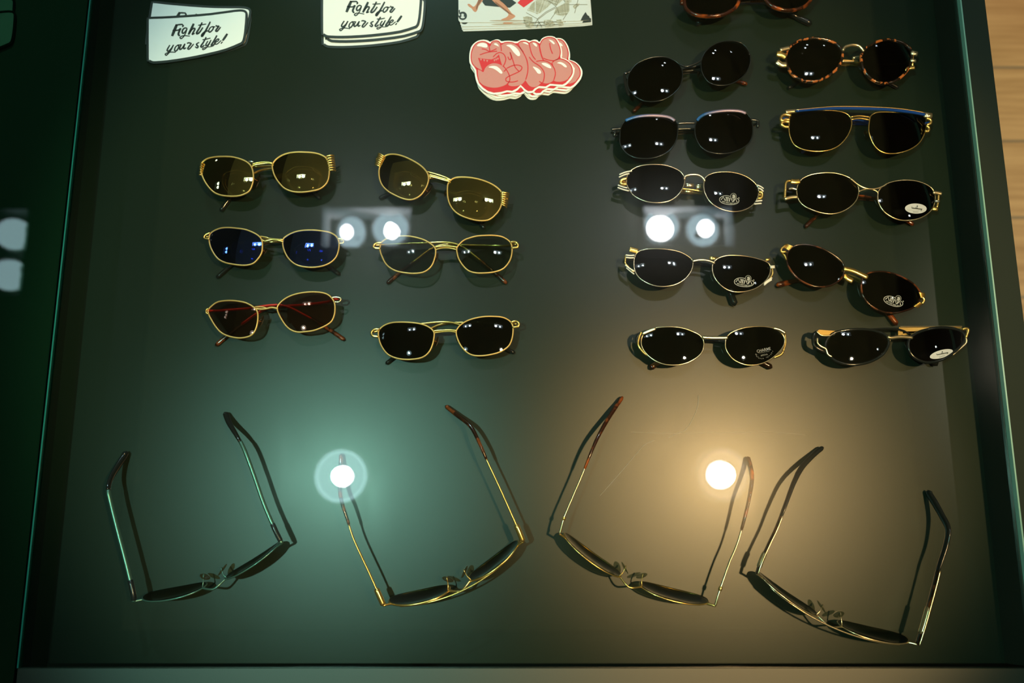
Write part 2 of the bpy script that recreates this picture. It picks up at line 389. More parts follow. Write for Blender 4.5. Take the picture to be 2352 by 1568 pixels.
box_lamp(745, 952, 484, [(805, 533, (0.75, -0.35, -0.75), 0.047, 0.018, 'glow_dish', 0), (897, 524, (0.0, 0.05, -1), 0.052, 0.020, 'glow_dish', 4)],
         'twin recessed lamp mirrored in the glass above the light grey glasses', 55, (0.85, 1.0, 0.95), aim=(-0.1, 0.35, 0))
box_lamp(1470, 1678, 482, [(1520, 517, (0.0, 0.05, -1), 0.050, 0.036, 'glow_dish', 4), (1615, 527, (-0.6, -0.5, -0.8), 0.048, 0.022, 'glow_dish', 0)],
         'twin recessed lamp mirrored in the glass between the two striped logo glasses', 55, (1.0, 0.92, 0.78), aim=(0.15, 0.35, 0))
box_lamp(-60, 88, 488, [(32, 538, (0.55, 0.0, -0.9), 0.048, 0.034, 'glow_dish', 0), (22, 632, (0.5, 0.1, -0.9), 0.048, 0.034, 'glow_dish', 0)],
         'twin black box lamp mirrored in the dimmed glass of the left case', 0, (0.58, 1.0, 1.0), depth_px=200, wall='fixture_black', aim=(-0.22, 0.42, 0))

# offscreen downlights: two added to light floor and cards, others spark in the lenses
def downlight(x, y, energy, col, label, size=80, target=None, core='core_warm'):
    c = Vector((x, y, Z_LAMP - 0.03)); r = thing('offscreen_downlight', (x, y, Z_LAMP + 0.012), label, 'ceiling lamp', 'downlights of the shop ceiling')
    MB().tube([Vector((x, y, Z_LAMP + 0.011)), Vector((x, y, c.z - 0.004))], 0.05, 'fixture', seg=24, caps=False).build('housing', r)
    lamp_head(r, c, (0, 0, -1), 0.045, 0.025, ('glow_dish_dim', 'fixture'), core)
    if energy: spot('lamp_light', c + Vector((0, 0, -0.006)), target or (x, y, 0), energy, col, size, 0.02, parent=r)
DL = 'small ceiling downlight seen as a spark in the dark lenses'
downlight(1.45, 0.35, 150, (1.0, 0.86, 0.62), 'added ceiling downlight shining on the oak floor right of the case', 75, (1.45, 0.30, -1))  # added to brighten the floor strip, lamp itself out of view
downlight(-0.40, 2.45, 120, (0.56, 0.95, 1.0), 'added unseen downlight throwing cool light on the script cards', 24, (-0.30, 0.40, 0), core='core_cool')  # added lamp outside the view, brightens the cards
for x, y in ((0.55, 1.80), (0.66, 2.0), (-0.5, 2.0), (1.3, 2.1), (-1.95, 1.9), (0.35, -1.2), (-0.6, -1.3)):
    downlight(x, y, 18 if abs(x) > 1 or y < 0 or y > 2.05 else 0, (1.0, 0.9, 0.72), DL, size=70, target=(x * 1.25, y * 1.1, -1), core='core_cool')  # energy on some is added to lift floor and ceiling light

# ------------------------------------------------------------------ the display case
GX = [(2204, 0), (2352, 1260)]                     # right edge of the lid in the photo
gr0, gr1 = at(*GX[0], Z_GLASS_HI), at(*GX[1], Z_GLASS_HI)
gl0, gl1 = at(205, 0, Z_GLASS_HI), at(38, 1568, Z_GLASS_HI)
XR = (gr0.x + gr1.x) / 2; XL = (gl0.x + gl1.x) / 2
YR = at(1176, 1534, Z_GLASS_HI).y; YF = YR - 0.03; YB = 0.80
XO = at(2307, 370, Z_GLASS_HI).x                   # outer edge of the right frame rail
case = thing('display_case', ((XL + XR) / 2, 0.2, Z_FLOOR), 'dark green grey display case holding all the sunglasses under glass', 'display case')
XP = at(125, 1000, 0).x
MB().box((XP - 0.0125, YF, -0.012), (XP - 0.0001, YB, -0.0002), 'divider').build('divider_strip', case, smooth_shade=False)
MB().box((XP, YF, -0.012), (XR - 0.001, YB, 0.0), 'panel').build('base_panel', case, smooth_shade=False)
MB().box((XR - 0.001, YF - 0.012, -0.012), (XR + 0.0014, YB + 0.01, Z_GLASS_LO - 0.0003), 'rail').build('side_wall', case, smooth_shade=False)
MB().box((XP - 0.0125, YF - 0.0021, -0.012), (XR - 0.001, YF, Z_GLASS_LO - 0.0002), 'panel').build('front_wall', case, smooth_shade=False)
MB().box((XR + 0.00145, YF - 0.08, -0.012), (XO, YB + 0.01, Z_GLASS_HI), 'rail').build('frame_rail', case, smooth_shade=False)
MB().box((XL + 0.0004, YF - 0.08, Z_GLASS_LO - 0.0001), (XR + 0.0013, YR - 0.0002, Z_GLASS_HI), 'front_rail').build('front_rail', case, smooth_shade=False)
MB().box((XP - 0.0125, YF - 0.03, Z_FLOOR), (XO - 0.02, YB, -0.0122), 'cabinet').build('cabinet_body', case, smooth_shade=False)
lid = thing('glass_lid', ((XL + XR) / 2, 0.2, Z_GLASS_LO), 'clear glass lid over the sunglasses with thin pale edges', 'glass lid')
MB().box((XL + 0.0008, YR, Z_GLASS_LO), (XR, YB, Z_GLASS_HI), 'lid').build('glass_sheet', lid, smooth_shade=False)
MB().box((XL - 0.0005, YR, Z_GLASS_LO), (XL + 0.0008, YB, Z_GLASS_HI), 'edge_green').build('green_edge', lid, smooth_shade=False, label='emerald green glass edge')
MB().box((XR, YR, Z_GLASS_LO), (XR + 0.0013, YB, Z_GLASS_HI), 'edge_pale').build('pale_edge', lid, smooth_shade=False, label='pale green white glass edge')
case2 = thing('display_case', (XL - 0.3, 0.2, Z_FLOOR), 'unlit black display case at the left edge', 'display case')
MB().box((XL - 0.70, YF - 0.05, -0.012), (XP - 0.0130, YB, -0.0004), 'side_panel').build('base_panel', case2, smooth_shade=False)
MB().box((XL - 0.70, YF - 0.03, Z_FLOOR), (XP - 0.0130, YB, -0.0122), 'cabinet').build('cabinet_body', case2, smooth_shade=False)
MB().box((XL - 0.70, YF - 0.05, 0.0), (XL - 0.69, YB, Z_GLASS_LO), 'side_panel').build('side_wall', case2, smooth_shade=False)
lid2 = tag(MB().box((XL - 0.70, YF - 0.05, Z_GLASS_LO), (XL - 0.0008, YB, Z_GLASS_HI), 'lid_left').build('glass_lid', smooth_shade=False),
           'glass lid tinted dark so the left case looks unlit, mirroring two lamps', 'glass lid')

# ------------------------------------------------------------------ folded sunglasses
class Lens:
    def __init__(s, crop, uv, zc, side, R=0.105, form=0.07, axis=None):
        s.pxs = [px(crop, *q) for q in uv]; c = [sum(q[i] for q in s.pxs) / len(uv) for i in (0, 1)]
        s.c = at(*c, zc); s.zc, s.R = zc, R; s.ax = axis * (form * side)
        s.out = smooth([s.on(*q) for q in s.pxs], 4, True)
    def S(s, p, off=0):
        d = Vector((p.x - s.c.x, p.y - s.c.y)); return s.zc + off - d.length_squared / (2 * s.R) - d.dot(s.ax)
    def on(s, x, y, off=0):
        z = s.zc
        for _ in range(4): z = s.S(at(x, y, z), off)
        return at(x, y, z)
    def mesh(s, mat, th=0.0018):
        mb = MB(); k = mb.mi(mat); n = len(s.out); rings = [0.985, 0.9, 0.75, 0.55, 0.3]
        for off, flip in ((0.0003, False), (-th, True)):
            b = len(mb.v)
            for q in rings:
                for p in s.out:
                    x, y = s.c.x + (p.x - s.c.x) * q, s.c.y + (p.y - s.c.y) * q
                    mb.v.append(Vector((x, y, s.S(Vector((x, y)), off))))
            mb.v.append(Vector((s.c.x, s.c.y, s.zc + off))); ce = len(mb.v) - 1
            area = sum(s.out[i - 1].x * s.out[i].y - s.out[i].x * s.out[i - 1].y for i in range(n)); fl = flip ^ (area < 0)
            for i in range(len(rings) - 1):
                for j in range(n):
                    q = (b + i * n + j, b + i * n + (j + 1) % n, b + (i + 1) * n + (j + 1) % n, b + (i + 1) * n + j)
                    mb.face(q[::-1] if fl else q, k)
            for j in range(n):
                q = (b + (len(rings) - 1) * n + j, b + (len(rings) - 1) * n + (j + 1) % n, ce); mb.face(q[::-1] if fl else q, k)
        return mb
def folded(crop, L, Rr, label, rim='satin_gold', rr=0.0008, lens='lens_dark', bars=(), hinge=None, tips=(None, None), tip_mat='black',
           temple='gold', tr=0.0011, tip_r=0.0019, pads=(), pad_mat='pad', toff=0.0, zc=0.0225, lensR=None, extra=None, loops=(), cat='sunglasses', swap=False, trz=None):
    cl = [sum(q[i] for q in L) / len(L) for i in (0, 1)]; cr = [sum(q[i] for q in Rr) / len(Rr) for i in (0, 1)]
    mid = at(*px(crop, (cl[0] + cr[0]) / 2, (cl[1] + cr[1]) / 2), 0)
    ax = at(*px(crop, *cr), 0) - at(*px(crop, *cl), 0); ax = Vector((ax.x, ax.y)).normalized()
    down = Vector((ax.y, -ax.x, 0))
    root = thing('sunglasses', (mid.x, mid.y, 0), label, cat, 'sunglasses under the glass lid')
    ll, lr = Lens(crop, L, zc, -1, axis=ax), Lens(crop, Rr, zc, 1, axis=ax)
    for q, mt in ((ll, lens), (lr, lensR or lens)):
        q.mesh(mt).build('lens', root)
    for q in (ll, lr):
        MB().tube(q.out, (rr, rr * 1.25), rim, closed=True, up=Vector((0, 0, 1))).build('rim', root)
    # temples folded behind the lenses
    hl, hr = hinge or (L[0], Rr[len(Rr) // 2])
    w3 = [at(*px(crop, *q), 0.0145) for q in (hl, hr)]
    for side in (0, 1):
        a, b = w3[side], w3[1 - side]; low = (side == 1) ^ swap; zt = 0.0035 + max(trz or tr, tip_r) * 0.3 if low else 0.0105
        tp = tips[1 - side]
        if tp is None:
            e = a.lerp(b, 0.80) + down * 0.013; e.z = tip_r
            e2 = a.lerp(b, 0.74) + down * 0.006
        else:
            e = at(*px(crop, *tp), tip_r); e2 = a.lerp(b, 0.66) + down * 0.004; e2 = e2.lerp(e, 0.25)
        sh = down * toff
        pts = [a, a.lerp(b, 0.10) + sh * 0.5, a.lerp(b, 0.3) + sh, a.lerp(b, 0.56) + sh * 0.9, e2, e2.lerp(e, 0.55) + (b - a).normalized() * 0.001, e]
        zs = [0.0155, zt + 0.002, zt, zt, zt * 0.75 + tip_r * 0.25, tip_r * 1.15, tip_r]
        for p, z in zip(pts, zs): p.z = z
        sp = smooth(pts, 6); cut = int(len(sp) * 0.70); n2 = len(sp) - cut
        for i, p in enumerate(sp): p.z = max(p.z, (max(trz or tr * 1.6, tip_r) if i <= cut else tip_r) + 0.0004)
        to = MB().tube(sp[:cut + 1], (tr, trz or tr * 1.6), temple, up=Vector((0, 0, 1))).build('temple', root)
        rad = [tip_r * (0.62 + 0.38 * min(1, i / (n2 * 0.6))) for i in range(n2)]; rad[-1] *= 0.75
        MB().tube(sp[cut:], rad, tip_mat, seg=10).build('temple_tip', root, to)
    for (nm, uv, z, r, mt) in bars:
        pts = smooth([at(*px(crop, *q[:2]), q[2] if len(q) > 2 else z) for q in uv], 4)
        MB().tube(pts, r, mt, up=Vector((0, 0, 1))).build(nm, root)
    for (nm, uv, z, r, mt) in loops:
        pts = smooth([at(*px(crop, *q), z) for q in uv], 4, True)
        MB().tube(pts, r, mt, closed=True).build(nm, root)
    for (p0, p1) in pads:
        a, b = at(*px(crop, *p0), 0.0165), at(*px(crop, *p1), 0.0125); d = (b - a) / 2; c = (a + b) / 2
        sd = d.cross(Vector((0, 0, 1))).normalized(); nm = sd.cross(d).normalized()
        pd = MB().blob(c, sd * 0.0014, nm * 0.0032, d * 1.0, pad_mat).build('nose_pad', root)
        near = min(ll.out + lr.out, key=lambda q: (q - c).length)
        MB().tube(smooth([near, near.lerp(c, 0.5) - Vector((0, 0, 0.002)), c], 3), 0.0004, rim).build('pad_arm', root, pd)
    if extra: extra(root, crop, ll, lr)
    return root

# lens prints -------------------------------------------------------
def logo_print(cu, cv, rot=0, sc=1.0):
    """oval wordmark with a ball, white on the dark lens"""
    def fn(root, crop, ll, lr):
        x0, y0 = px(crop, cu, cv); ca, sa = math.cos(rot), math.sin(rot)
        def P(u, v, off=0.0006):
            du, dv = (u - 1000) / 22.4 * sc, (v - 880) / 22.4 * sc
            return lr.on(x0 + du * ca - dv * sa, y0 + du * sa + dv * ca, off)
        mb = MB(); W = lambda q: q / 22.4 * 0.00040 * sc
        def st(uv, wd, mt='lens_ink', off=0.0006, sm=True): mb.ribbon(smooth([P(*q, off) for q in uv], 3) if sm else [P(*q, off) for q in uv], W(wd), mt)
        ov = [(600,722),(540,770),(512,830),(530,930),(640,1025),(800,1082),(1000,1112),(1200,1115),(1380,1070),(1490,985),(1512,900),(1480,840),(1390,790)]
        st(ov, 34); st([(600,722),(700,675),(880,655),(1060,690)], 34)
        mb.ribbon([P(1225 + 150 * math.cos(a), 690 + 155 * math.sin(a)) for a in [i * 0.25 for i in range(26)]], W(30), 'lens_ink_dim')
        mb.poly([P(1235 + 92 * math.cos(a), 700 + 105 * math.sin(a), 0.0007) for a in [-i * 0.3 for i in range(21)]], 'lens_ink')
        mb.poly([P(1165 + 32 * math.cos(a), 690 + 45 * math.sin(a), 0.0009) for a in [-i * 0.5 for i in range(13)]], 'ink')
        for uv in ([(590,870),(710,715),(790,905)], [(815,735),(1000,765)], [(870,745),(838,930)], [(950,760),(915,955)], [(1045,770),(1008,965)], [(1110,800),(1172,975),(1290,812)], [(1220,975),(1340,800),(1412,995)]):
            st(uv, 50, sm=False)
        x = 0
        band = [P(640 + t * 760, 945 + 80 * math.sin(t * 2.2) + 42 * t) for t in [i / 30 for i in range(31)]]
        for i in range(30):
            if i % 8 not in (6,): mb.ribbon([band[i], band[i].lerp(band[i + 1], 0.85)], W(78), 'lens_ink_dim')
        mb.poly([P(1505 + 38 * math.cos(a), 775 + 40 * math.sin(a)) for a in [-i * 0.5 for i in range(13)]], 'lens_ink_dim')
        mb.build('lens_print', root, smooth_shade=False, label='white oval wordmark printed on the lens')
    return fn
def oval_sticker(crop0, cu, cv, a, b, rot):
    def fn(root, crop, ll, lr):
        ca, sa = math.cos(rot), math.sin(rot)
        def P(u, v, off=0.0007):
            return lr.on(*px(crop0, cu + u * a * ca - v * b * sa, cv + u * a * sa + v * b * ca), off)
        mb = MB(); n = 40
        rim_ = [P(math.cos(2 * math.pi * i / n), math.sin(2 * math.pi * i / n)) for i in range(n)]; c = P(0, 0); k = mb.mi('sticker_paper')
        base = len(mb.v); mb.v += rim_ + [P(0.5 * math.cos(2 * math.pi * i / n), 0.5 * math.sin(2 * math.pi * i / n)) for i in range(n)] + [c]
        for i in range(n):
            j = (i + 1) % n; mb.face((base + j, base + i, base + n + i, base + n + j), k); mb.face((base + n + j, base + n + i, base + 2 * n), k)
        wd = 0.00032
        def st(uv, wq=1.0, mt='ink'): mb.ribbon(smooth([P(*q, 0.0011) for q in uv], 3), wd * wq, mt)
        x = -0.34
        st([(-0.37,-0.38),(-0.35,-0.02),(-0.29,-0.12),(-0.27,0.0)], 1.2)
        for i in range(8):
            x = -0.25 + i * 0.105; y = -0.08 + i * 0.022
            st([(x,y-0.12),(x+0.01,y+0.10),(x+0.05,y-0.02),(x+0.07,y+0.10),(x+0.10,y-0.06)], 1.3)
        st([(0.02,-0.32),(0.03,0.0)], 1.1); st([(0.12,-0.30),(0.13,0.02)], 1.1); st([(0.50,0.06),(0.53,0.30),(0.46,0.34)], 1.1)
        mb.poly([P(0.13 + 0.055 * math.cos(q), -0.48 + 0.13 * math.sin(q), 0.0011) for q in [-i * 0.6 for i in range(11)]], 'ink')
        for i in range(26):
            x = -0.8 + i * 0.062
            if i % 7 != 5: st([(x, 0.28 + 0.006 * i - 0.03), (x + 0.02, 0.28 + 0.006 * i + 0.03), (x + 0.038, 0.28 + 0.006 * i - 0.03)], 0.5, 'lens_ink')
        for i in range(6):
            x = -0.24 + i * 0.085; st([(x, 0.60), (x + 0.03, 0.72), (x + 0.05, 0.60)], 0.8, 'map_line')
        mb.build('lens_sticker', root, smooth_shade=False, label='white oval paper sticker with small dark script')
    return fn
def word_print(root, crop, ll, lr):
    mb = MB()
    def put(txt, cu, cv, size, rot, mt, sx=1.0):
        vs, fs = text_mesh(txt); k = mb.mi(mt); b = len(mb.v); ca, sa = math.cos(rot), math.sin(rot)
        for q in vs:
            x, y = q.x * size * sx, -q.y * size
            mb.v.append(lr.on(*px('W', cu + x * ca - y * sa, cv + x * sa + y * ca), 0.0007))
        for f in fs: mb.face([b + i for i in f], k)
    put('CHARME', 990, 530, 215, -0.21, 'lens_ink', 0.86)
    put('COLLECTION', 1005, 640, 62, -0.19, 'lens_ink_dim', 1.5)
    put('attiva', 1010, 770, 165, -0.20, 'lens_ink_dim')
    arc = [(590,770),(630,850),(690,885),(745,930),(820,955),(885,970),(965,958),(None,0),(1125,905),(1200,880),(1270,815),(1350,745),(1395,670),(1445,585)]
    for ch, q in zip('Melanin lenses', arc):
        if q[0] is not None: put(ch, q[0], q[1], 120, math.atan2(q[0] - 1020, 1000) * 0 + (0.9 - 1.75 * (q[0] - 560) / 900), 'lens_ink_dim')
    mb.build('lens_print', root, smooth_shade=False, label='white lettering printed on the lens')

def loopbar(uv, z=0.0185, r=0.0008, mt='gold', nm='end_piece'): return (nm, uv, z, r, mt)
def ribs(i0, i1, o0, o1, n, z=0.0185, r=0.00085, mt='gold'):
    out = []
    for k in range(n):
        t = k / (n - 1)
        out.append([(i0[0] + (i1[0] - i0[0]) * t, i0[1] + (i1[1] - i0[1]) * t), (o0[0] + (o1[0] - o0[0]) * t, o0[1] + (o1[1] - o0[1]) * t)])
    return out
def rib_extra(groups, z=0.0185, r=0.00085, mt='gold', z_out=0.0155):
    def fn(root, crop, ll, lr):
        for g in groups:
            mb = MB()
            for a, b in g:
                p, q = at(*px(crop, *a), z), at(*px(crop, *b), z_out); mb.tube([p, p.lerp(q, 0.7) + Vector((0, 0, 0.0012)), q], r, mt, up=Vector((0, 0, 1)))
            mb.build('end_piece', root)
    return fn
def multi(*fs):
    def fn(*a):
        for f in fs: f(*a)
    return fn

# left block, first column
folded('A', [(205,245),(260,205),(340,187),(430,182),(520,186),(600,205),(670,235),(720,280),(742,340),(748,410),(735,480),(705,545),(650,580),(580,600),(490,602),(400,590),(330,560),(270,500),(225,430),(195,350),(192,290)],
       [(950,265),(985,215),(1040,175),(1110,148),(1200,135),(1290,135),(1380,142),(1450,158),(1510,190),(1535,230),(1550,290),(1550,370),(1535,440),(1500,490),(1440,530),(1350,550),(1250,560),(1160,552),(1080,520),(1020,460),(975,390),(952,320)],
       'gold rimmed glasses with two tone brown mirrored lenses, far left of the top left row', lens='lens_goldmirror', hinge=((185,300),(1590,250)),
       bars=[('bridge', [(735,285),(775,266),(850,256),(900,250),(950,262)], 0.0212, (0.0011, 0.0009), 'gold'), ('bridge', [(735,262),(790,246),(880,238),(945,248)], 0.0215, 0.0006, 'gold'),
             ('bridge_glint', [(700,232),(745,238)], 0.0216, 0.0009, 'steel')],  # steel bar stands in for a silver highlight on the bridge end
       tips=((405,755), (1452,628)), pads=[((815,360),(768,515)), ((952,350),(985,440))],
       extra=rib_extra([ribs((1520,178),(1550,325),(1600,172),(1618,330),7), ribs((205,252),(188,375),(196,248),(178,378),6)]))
folded('A', [(285,1010),(330,970),(400,942),(480,935),(570,942),(660,955),(740,985),(800,1020),(835,1065),(843,1130),(835,1200),(800,1260),(750,1310),(690,1330),(620,1333),(530,1322),(450,1305),(380,1270),(330,1210),(295,1140),(280,1070)],
       [(1062,1060),(1090,1030),(1140,1000),(1210,975),(1290,963),(1380,962),(1470,970),(1550,985),(1610,1015),(1645,1060),(1655,1120),(1645,1190),(1620,1250),(1570,1300),(1500,1335),(1420,1352),(1340,1355),(1250,1343),(1180,1315),(1120,1260),(1080,1190),(1060,1120)],
       'gold rimmed glasses with blue mirrored lenses, middle of the far left column', lens='lens_blue', hinge=((250,1035),(1690,1080)),
       bars=[('bridge', [(838,1065),(870,1078),(950,1062),(1065,1085)], 0.0212, 0.0009, 'gold'), ('bridge', [(815,1025),(880,1038),(930,1052),(1065,1062)], 0.0215, 0.0008, 'gold'),
             loopbar([(285,990),(240,1010),(225,1045),(280,1056)]), loopbar([(1640,1050),(1690,1060),(1700,1095),(1655,1100)])],
       tips=((365,1462), (1655,1430)), pads=[((880,1150),(850,1225)), ((1068,1180),(1110,1270))])
folded('C', [(345,420),(400,360),(470,315),(560,298),(660,295),(760,305),(850,325),(930,365),(985,410),(1010,460),(1013,540),(1000,630),(970,710),(920,765),(850,790),(770,800),(680,790),(590,765),(510,720),(440,640),(385,550),(350,480)],
       [(1275,390),(1310,330),(1380,270),(1470,225),(1580,195),(1700,180),(1800,180),(1890,190),(1960,215),(2010,260),(2045,320),(2055,400),(2045,490),(2010,570),(1950,620),(1860,665),(1760,700),(1650,715),(1550,720),(1460,690),(1390,630),(1330,540),(1290,460)],
       'gold rimmed glasses with reddish brown lenses and red temples, bottom of the far left column', lens='lens_red', hinge=((325,440),(2090,270)), temple='red', trz=0.003,
       bars=[('bridge', [(985,402),(1060,410),(1130,402),(1200,388),(1280,402)], 0.0212, 0.0009, 'satin_gold'), ('bridge', [(975,376),(1080,382),(1130,398)], 0.0215, 0.0006, 'satin_gold'),
             loopbar([(345,405),(318,415),(318,465),(345,475)]), loopbar([(2010,252),(2080,248),(2135,268),(2110,312),(2042,312)], mt='pale_gold')],
       tips=((450,900), (2180,825)), tip_mat='brown', pads=[((1085,500),(1035,650)), ((1300,480),(1370,580))])
# left block, second column
folded('B', [(245,270),(255,220),(290,180),(340,160),(410,160),(490,180),(570,215),(650,260),(710,310),(748,365),(758,420),(745,480),(715,540),(670,595),(610,630),(550,640),(480,625),(400,590),(330,550),(270,490),(240,420),(232,340)],
       [(960,490),(985,440),(1030,410),(1090,400),(1170,402),(1260,415),(1350,440),(1430,475),(1490,515),(1530,560),(1540,620),(1530,690),(1505,750),(1460,805),(1400,850),(1330,862),(1250,855),(1160,830),(1080,795),(1020,745),(980,680),(960,600)],
       'gold rimmed glasses with brown mirrored lenses lying tilted down to the right', lens='lens_goldmirror', hinge=((205,215),(1595,640)),
       bars=[('bridge', [(760,388),(830,405),(900,425),(985,448)], 0.0212, 0.0010, 'gold'), ('bridge', [(765,372),(840,390),(910,412),(980,430)], 0.0215, 0.0006, 'gold')],
       tips=((240,622), (1345,945)), pads=[((800,490),(700,620)), ((945,530),(930,610))], toff=-0.004,
       extra=rib_extra([ribs((285,178),(240,285),(225,150),(190,270),7), ribs((1528,560),(1535,690),(1612,575),(1585,718),7)]))
folded('B', [(245,1140),(258,1095),(300,1060),(360,1035),(440,1025),(540,1025),(630,1040),(710,1065),(780,1105),(825,1150),(833,1200),(822,1260),(795,1330),(750,1380),(690,1410),(600,1420),(510,1413),(420,1395),(350,1360),(300,1310),(265,1240),(245,1180)],
       [(1058,1150),(1085,1110),(1130,1070),(1190,1045),(1270,1025),(1360,1018),(1450,1018),(1530,1030),(1590,1060),(1630,1100),(1642,1160),(1638,1220),(1620,1280),(1580,1340),(1530,1380),(1450,1405),(1360,1415),(1270,1415),(1190,1395),(1130,1345),(1080,1270),(1060,1200)],
       'gold rimmed glasses with light see-through grey lenses and brown temple tips', lens='lens_grey', hinge=((195,1125),(1690,1115)),
       bars=[('bridge', [(830,1140),(900,1132),(980,1132),(1060,1142)], 0.0212, 0.0009, 'gold'), ('bridge', [(835,1168),(900,1152),(980,1152),(1060,1168)], 0.0205, 0.0008, 'gold'),
             loopbar([(258,1095),(200,1102),(175,1130),(192,1152),(242,1155)], r=0.0012), loopbar([(1630,1088),(1680,1088),(1705,1115),(1695,1145),(1645,1150)], r=0.0012)],
       tips=((322,1522), (1580,1522)), tip_mat='brown', pads=[((860,1200),(825,1310)), ((1050,1210),(1090,1320))], toff=-0.003)
folded('D', [(275,690),(300,640),(360,595),(450,565),(560,558),(680,562),(790,575),(880,600),(950,640),(990,690),(990,750),(975,830),(945,910),(900,970),(840,1010),(760,1030),(650,1038),(550,1030),(460,1005),(390,965),(330,890),(290,800)],
       [(1275,690),(1300,630),(1350,580),(1430,535),(1530,505),(1640,487),(1750,485),(1850,492),(1920,515),(1980,560),(2005,620),(2005,700),(1990,780),(1960,850),(1910,900),(1830,945),(1720,975),(1610,990),(1500,985),(1420,950),(1350,880),(1300,790)],
       'gold rimmed glasses with opaque black lenses, below the light grey glasses', lens='lens_darkest', hinge=((215,690),(2050,585)),
       bars=[('bridge', [(985,672),(1060,666),(1190,660),(1280,666)], 0.0212, 0.0009, 'gold'), ('bridge', [(990,696),(1100,682),(1190,676),(1280,688)], 0.0205, 0.0008, 'gold'),
             loopbar([(285,650),(225,650),(185,690),(205,735),(270,745)], r=0.0011), loopbar([(1985,560),(2040,545),(2082,570),(2070,615),(2005,625)], r=0.0011)],
       tips=((378,1092), (2022,952)), pads=[((1045,740),(1000,880)), ((1275,740),(1310,830))], toff=-0.006)
# right block
folded('E', [(300,620),(310,560),(340,500),(400,430),(480,385),(570,355),(660,345),(750,355),(830,390),(890,440),(917,510),(915,590),(895,670),(840,740),(760,800),(680,835),(580,850),(480,840),(400,800),(340,745),(308,690)],
       [(1128,440),(1135,370),(1165,310),(1220,245),(1290,200),(1370,175),(1450,168),(1530,175),(1600,205),(1650,260),(1680,330),(1682,400),(1665,470),(1625,540),(1560,600),(1480,645),(1400,665),(1310,665),(1230,640),(1180,595),(1140,520)],
       'black oval wire glasses with a gold temple tip, tilted up to the right', rim='gunmetal', rr=0.0005, lens='lens_darkest', hinge=((280,600),(1680,330)), temple='gunmetal', trz=0.003, swap=True,
       bars=[('bridge', [(890,432),(950,455),(1015,442),(1090,410),(1140,372)], 0.0212, 0.0011, 'gunmetal'), ('end_piece', [(335,515),(285,530),(268,560),(290,700),(315,780)], 0.017, 0.0016, 'black')],
       tips=((365,965), (1640,655)), tip_mat='amber', pads=[((1110,500),(1090,580))])
folded('E', [(215,1240),(220,1170),(240,1110),(290,1060),(370,1030),(470,1012),(590,1008),(700,1015),(780,1030),(840,1065),(865,1120),(865,1200),(850,1280),(815,1350),(760,1410),(680,1455),(580,1485),(470,1490),(370,1475),(290,1430),(240,1370),(215,1310)],
       [(1060,1140),(1075,1080),(1110,1030),(1180,990),(1270,968),(1370,955),(1480,953),(1570,960),(1640,985),(1685,1040),(1705,1110),(1710,1190),(1695,1270),(1655,1330),(1580,1380),(1480,1420),(1380,1435),(1280,1430),(1190,1405),(1120,1350),(1080,1280),(1060,1210)],
       'black squarish glasses with a blue and lilac band along the top rims', rim='gunmetal', rr=0.0006, lens='lens_darkest', hinge=((120,1200),(1770,1100)), temple='gunmetal', trz=0.003,
       bars=[('brow_band', [(280,1062),(370,1028),(470,1010),(590,1005),(700,1012),(780,1030),(830,1062)], 0.0218, (0.0015, 0.0009), 'lilac'),
             ('brow_band', [(1085,1060),(1120,1022),(1180,988),(1270,966),(1370,953),(1480,950),(1570,958),(1630,980)], 0.0218, (0.0015, 0.0009), 'lilac'),
             ('bridge', [(862,1098),(960,1090),(1062,1092)], 0.0212, 0.0012, 'gunmetal'),
             ('end_piece', [(225,1150),(160,1155),(120,1160)], 0.0185, (0.0016, 0.001), 'gunmetal'), ('end_piece', [(165,1155),(150,1240)], 0.0175, 0.0014, 'gunmetal'),
             ('end_piece', [(1690,1052),(1740,1056),(1775,1070)], 0.0185, (0.0014, 0.001), 'gunmetal'), ('end_piece', [(1765,1075),(1765,1140)], 0.0175, 0.0014, 'gunmetal')],
       pads=[((1052,1210),(1045,1265))], pad_mat='pad_clear')
GOLD_F = 'gold'
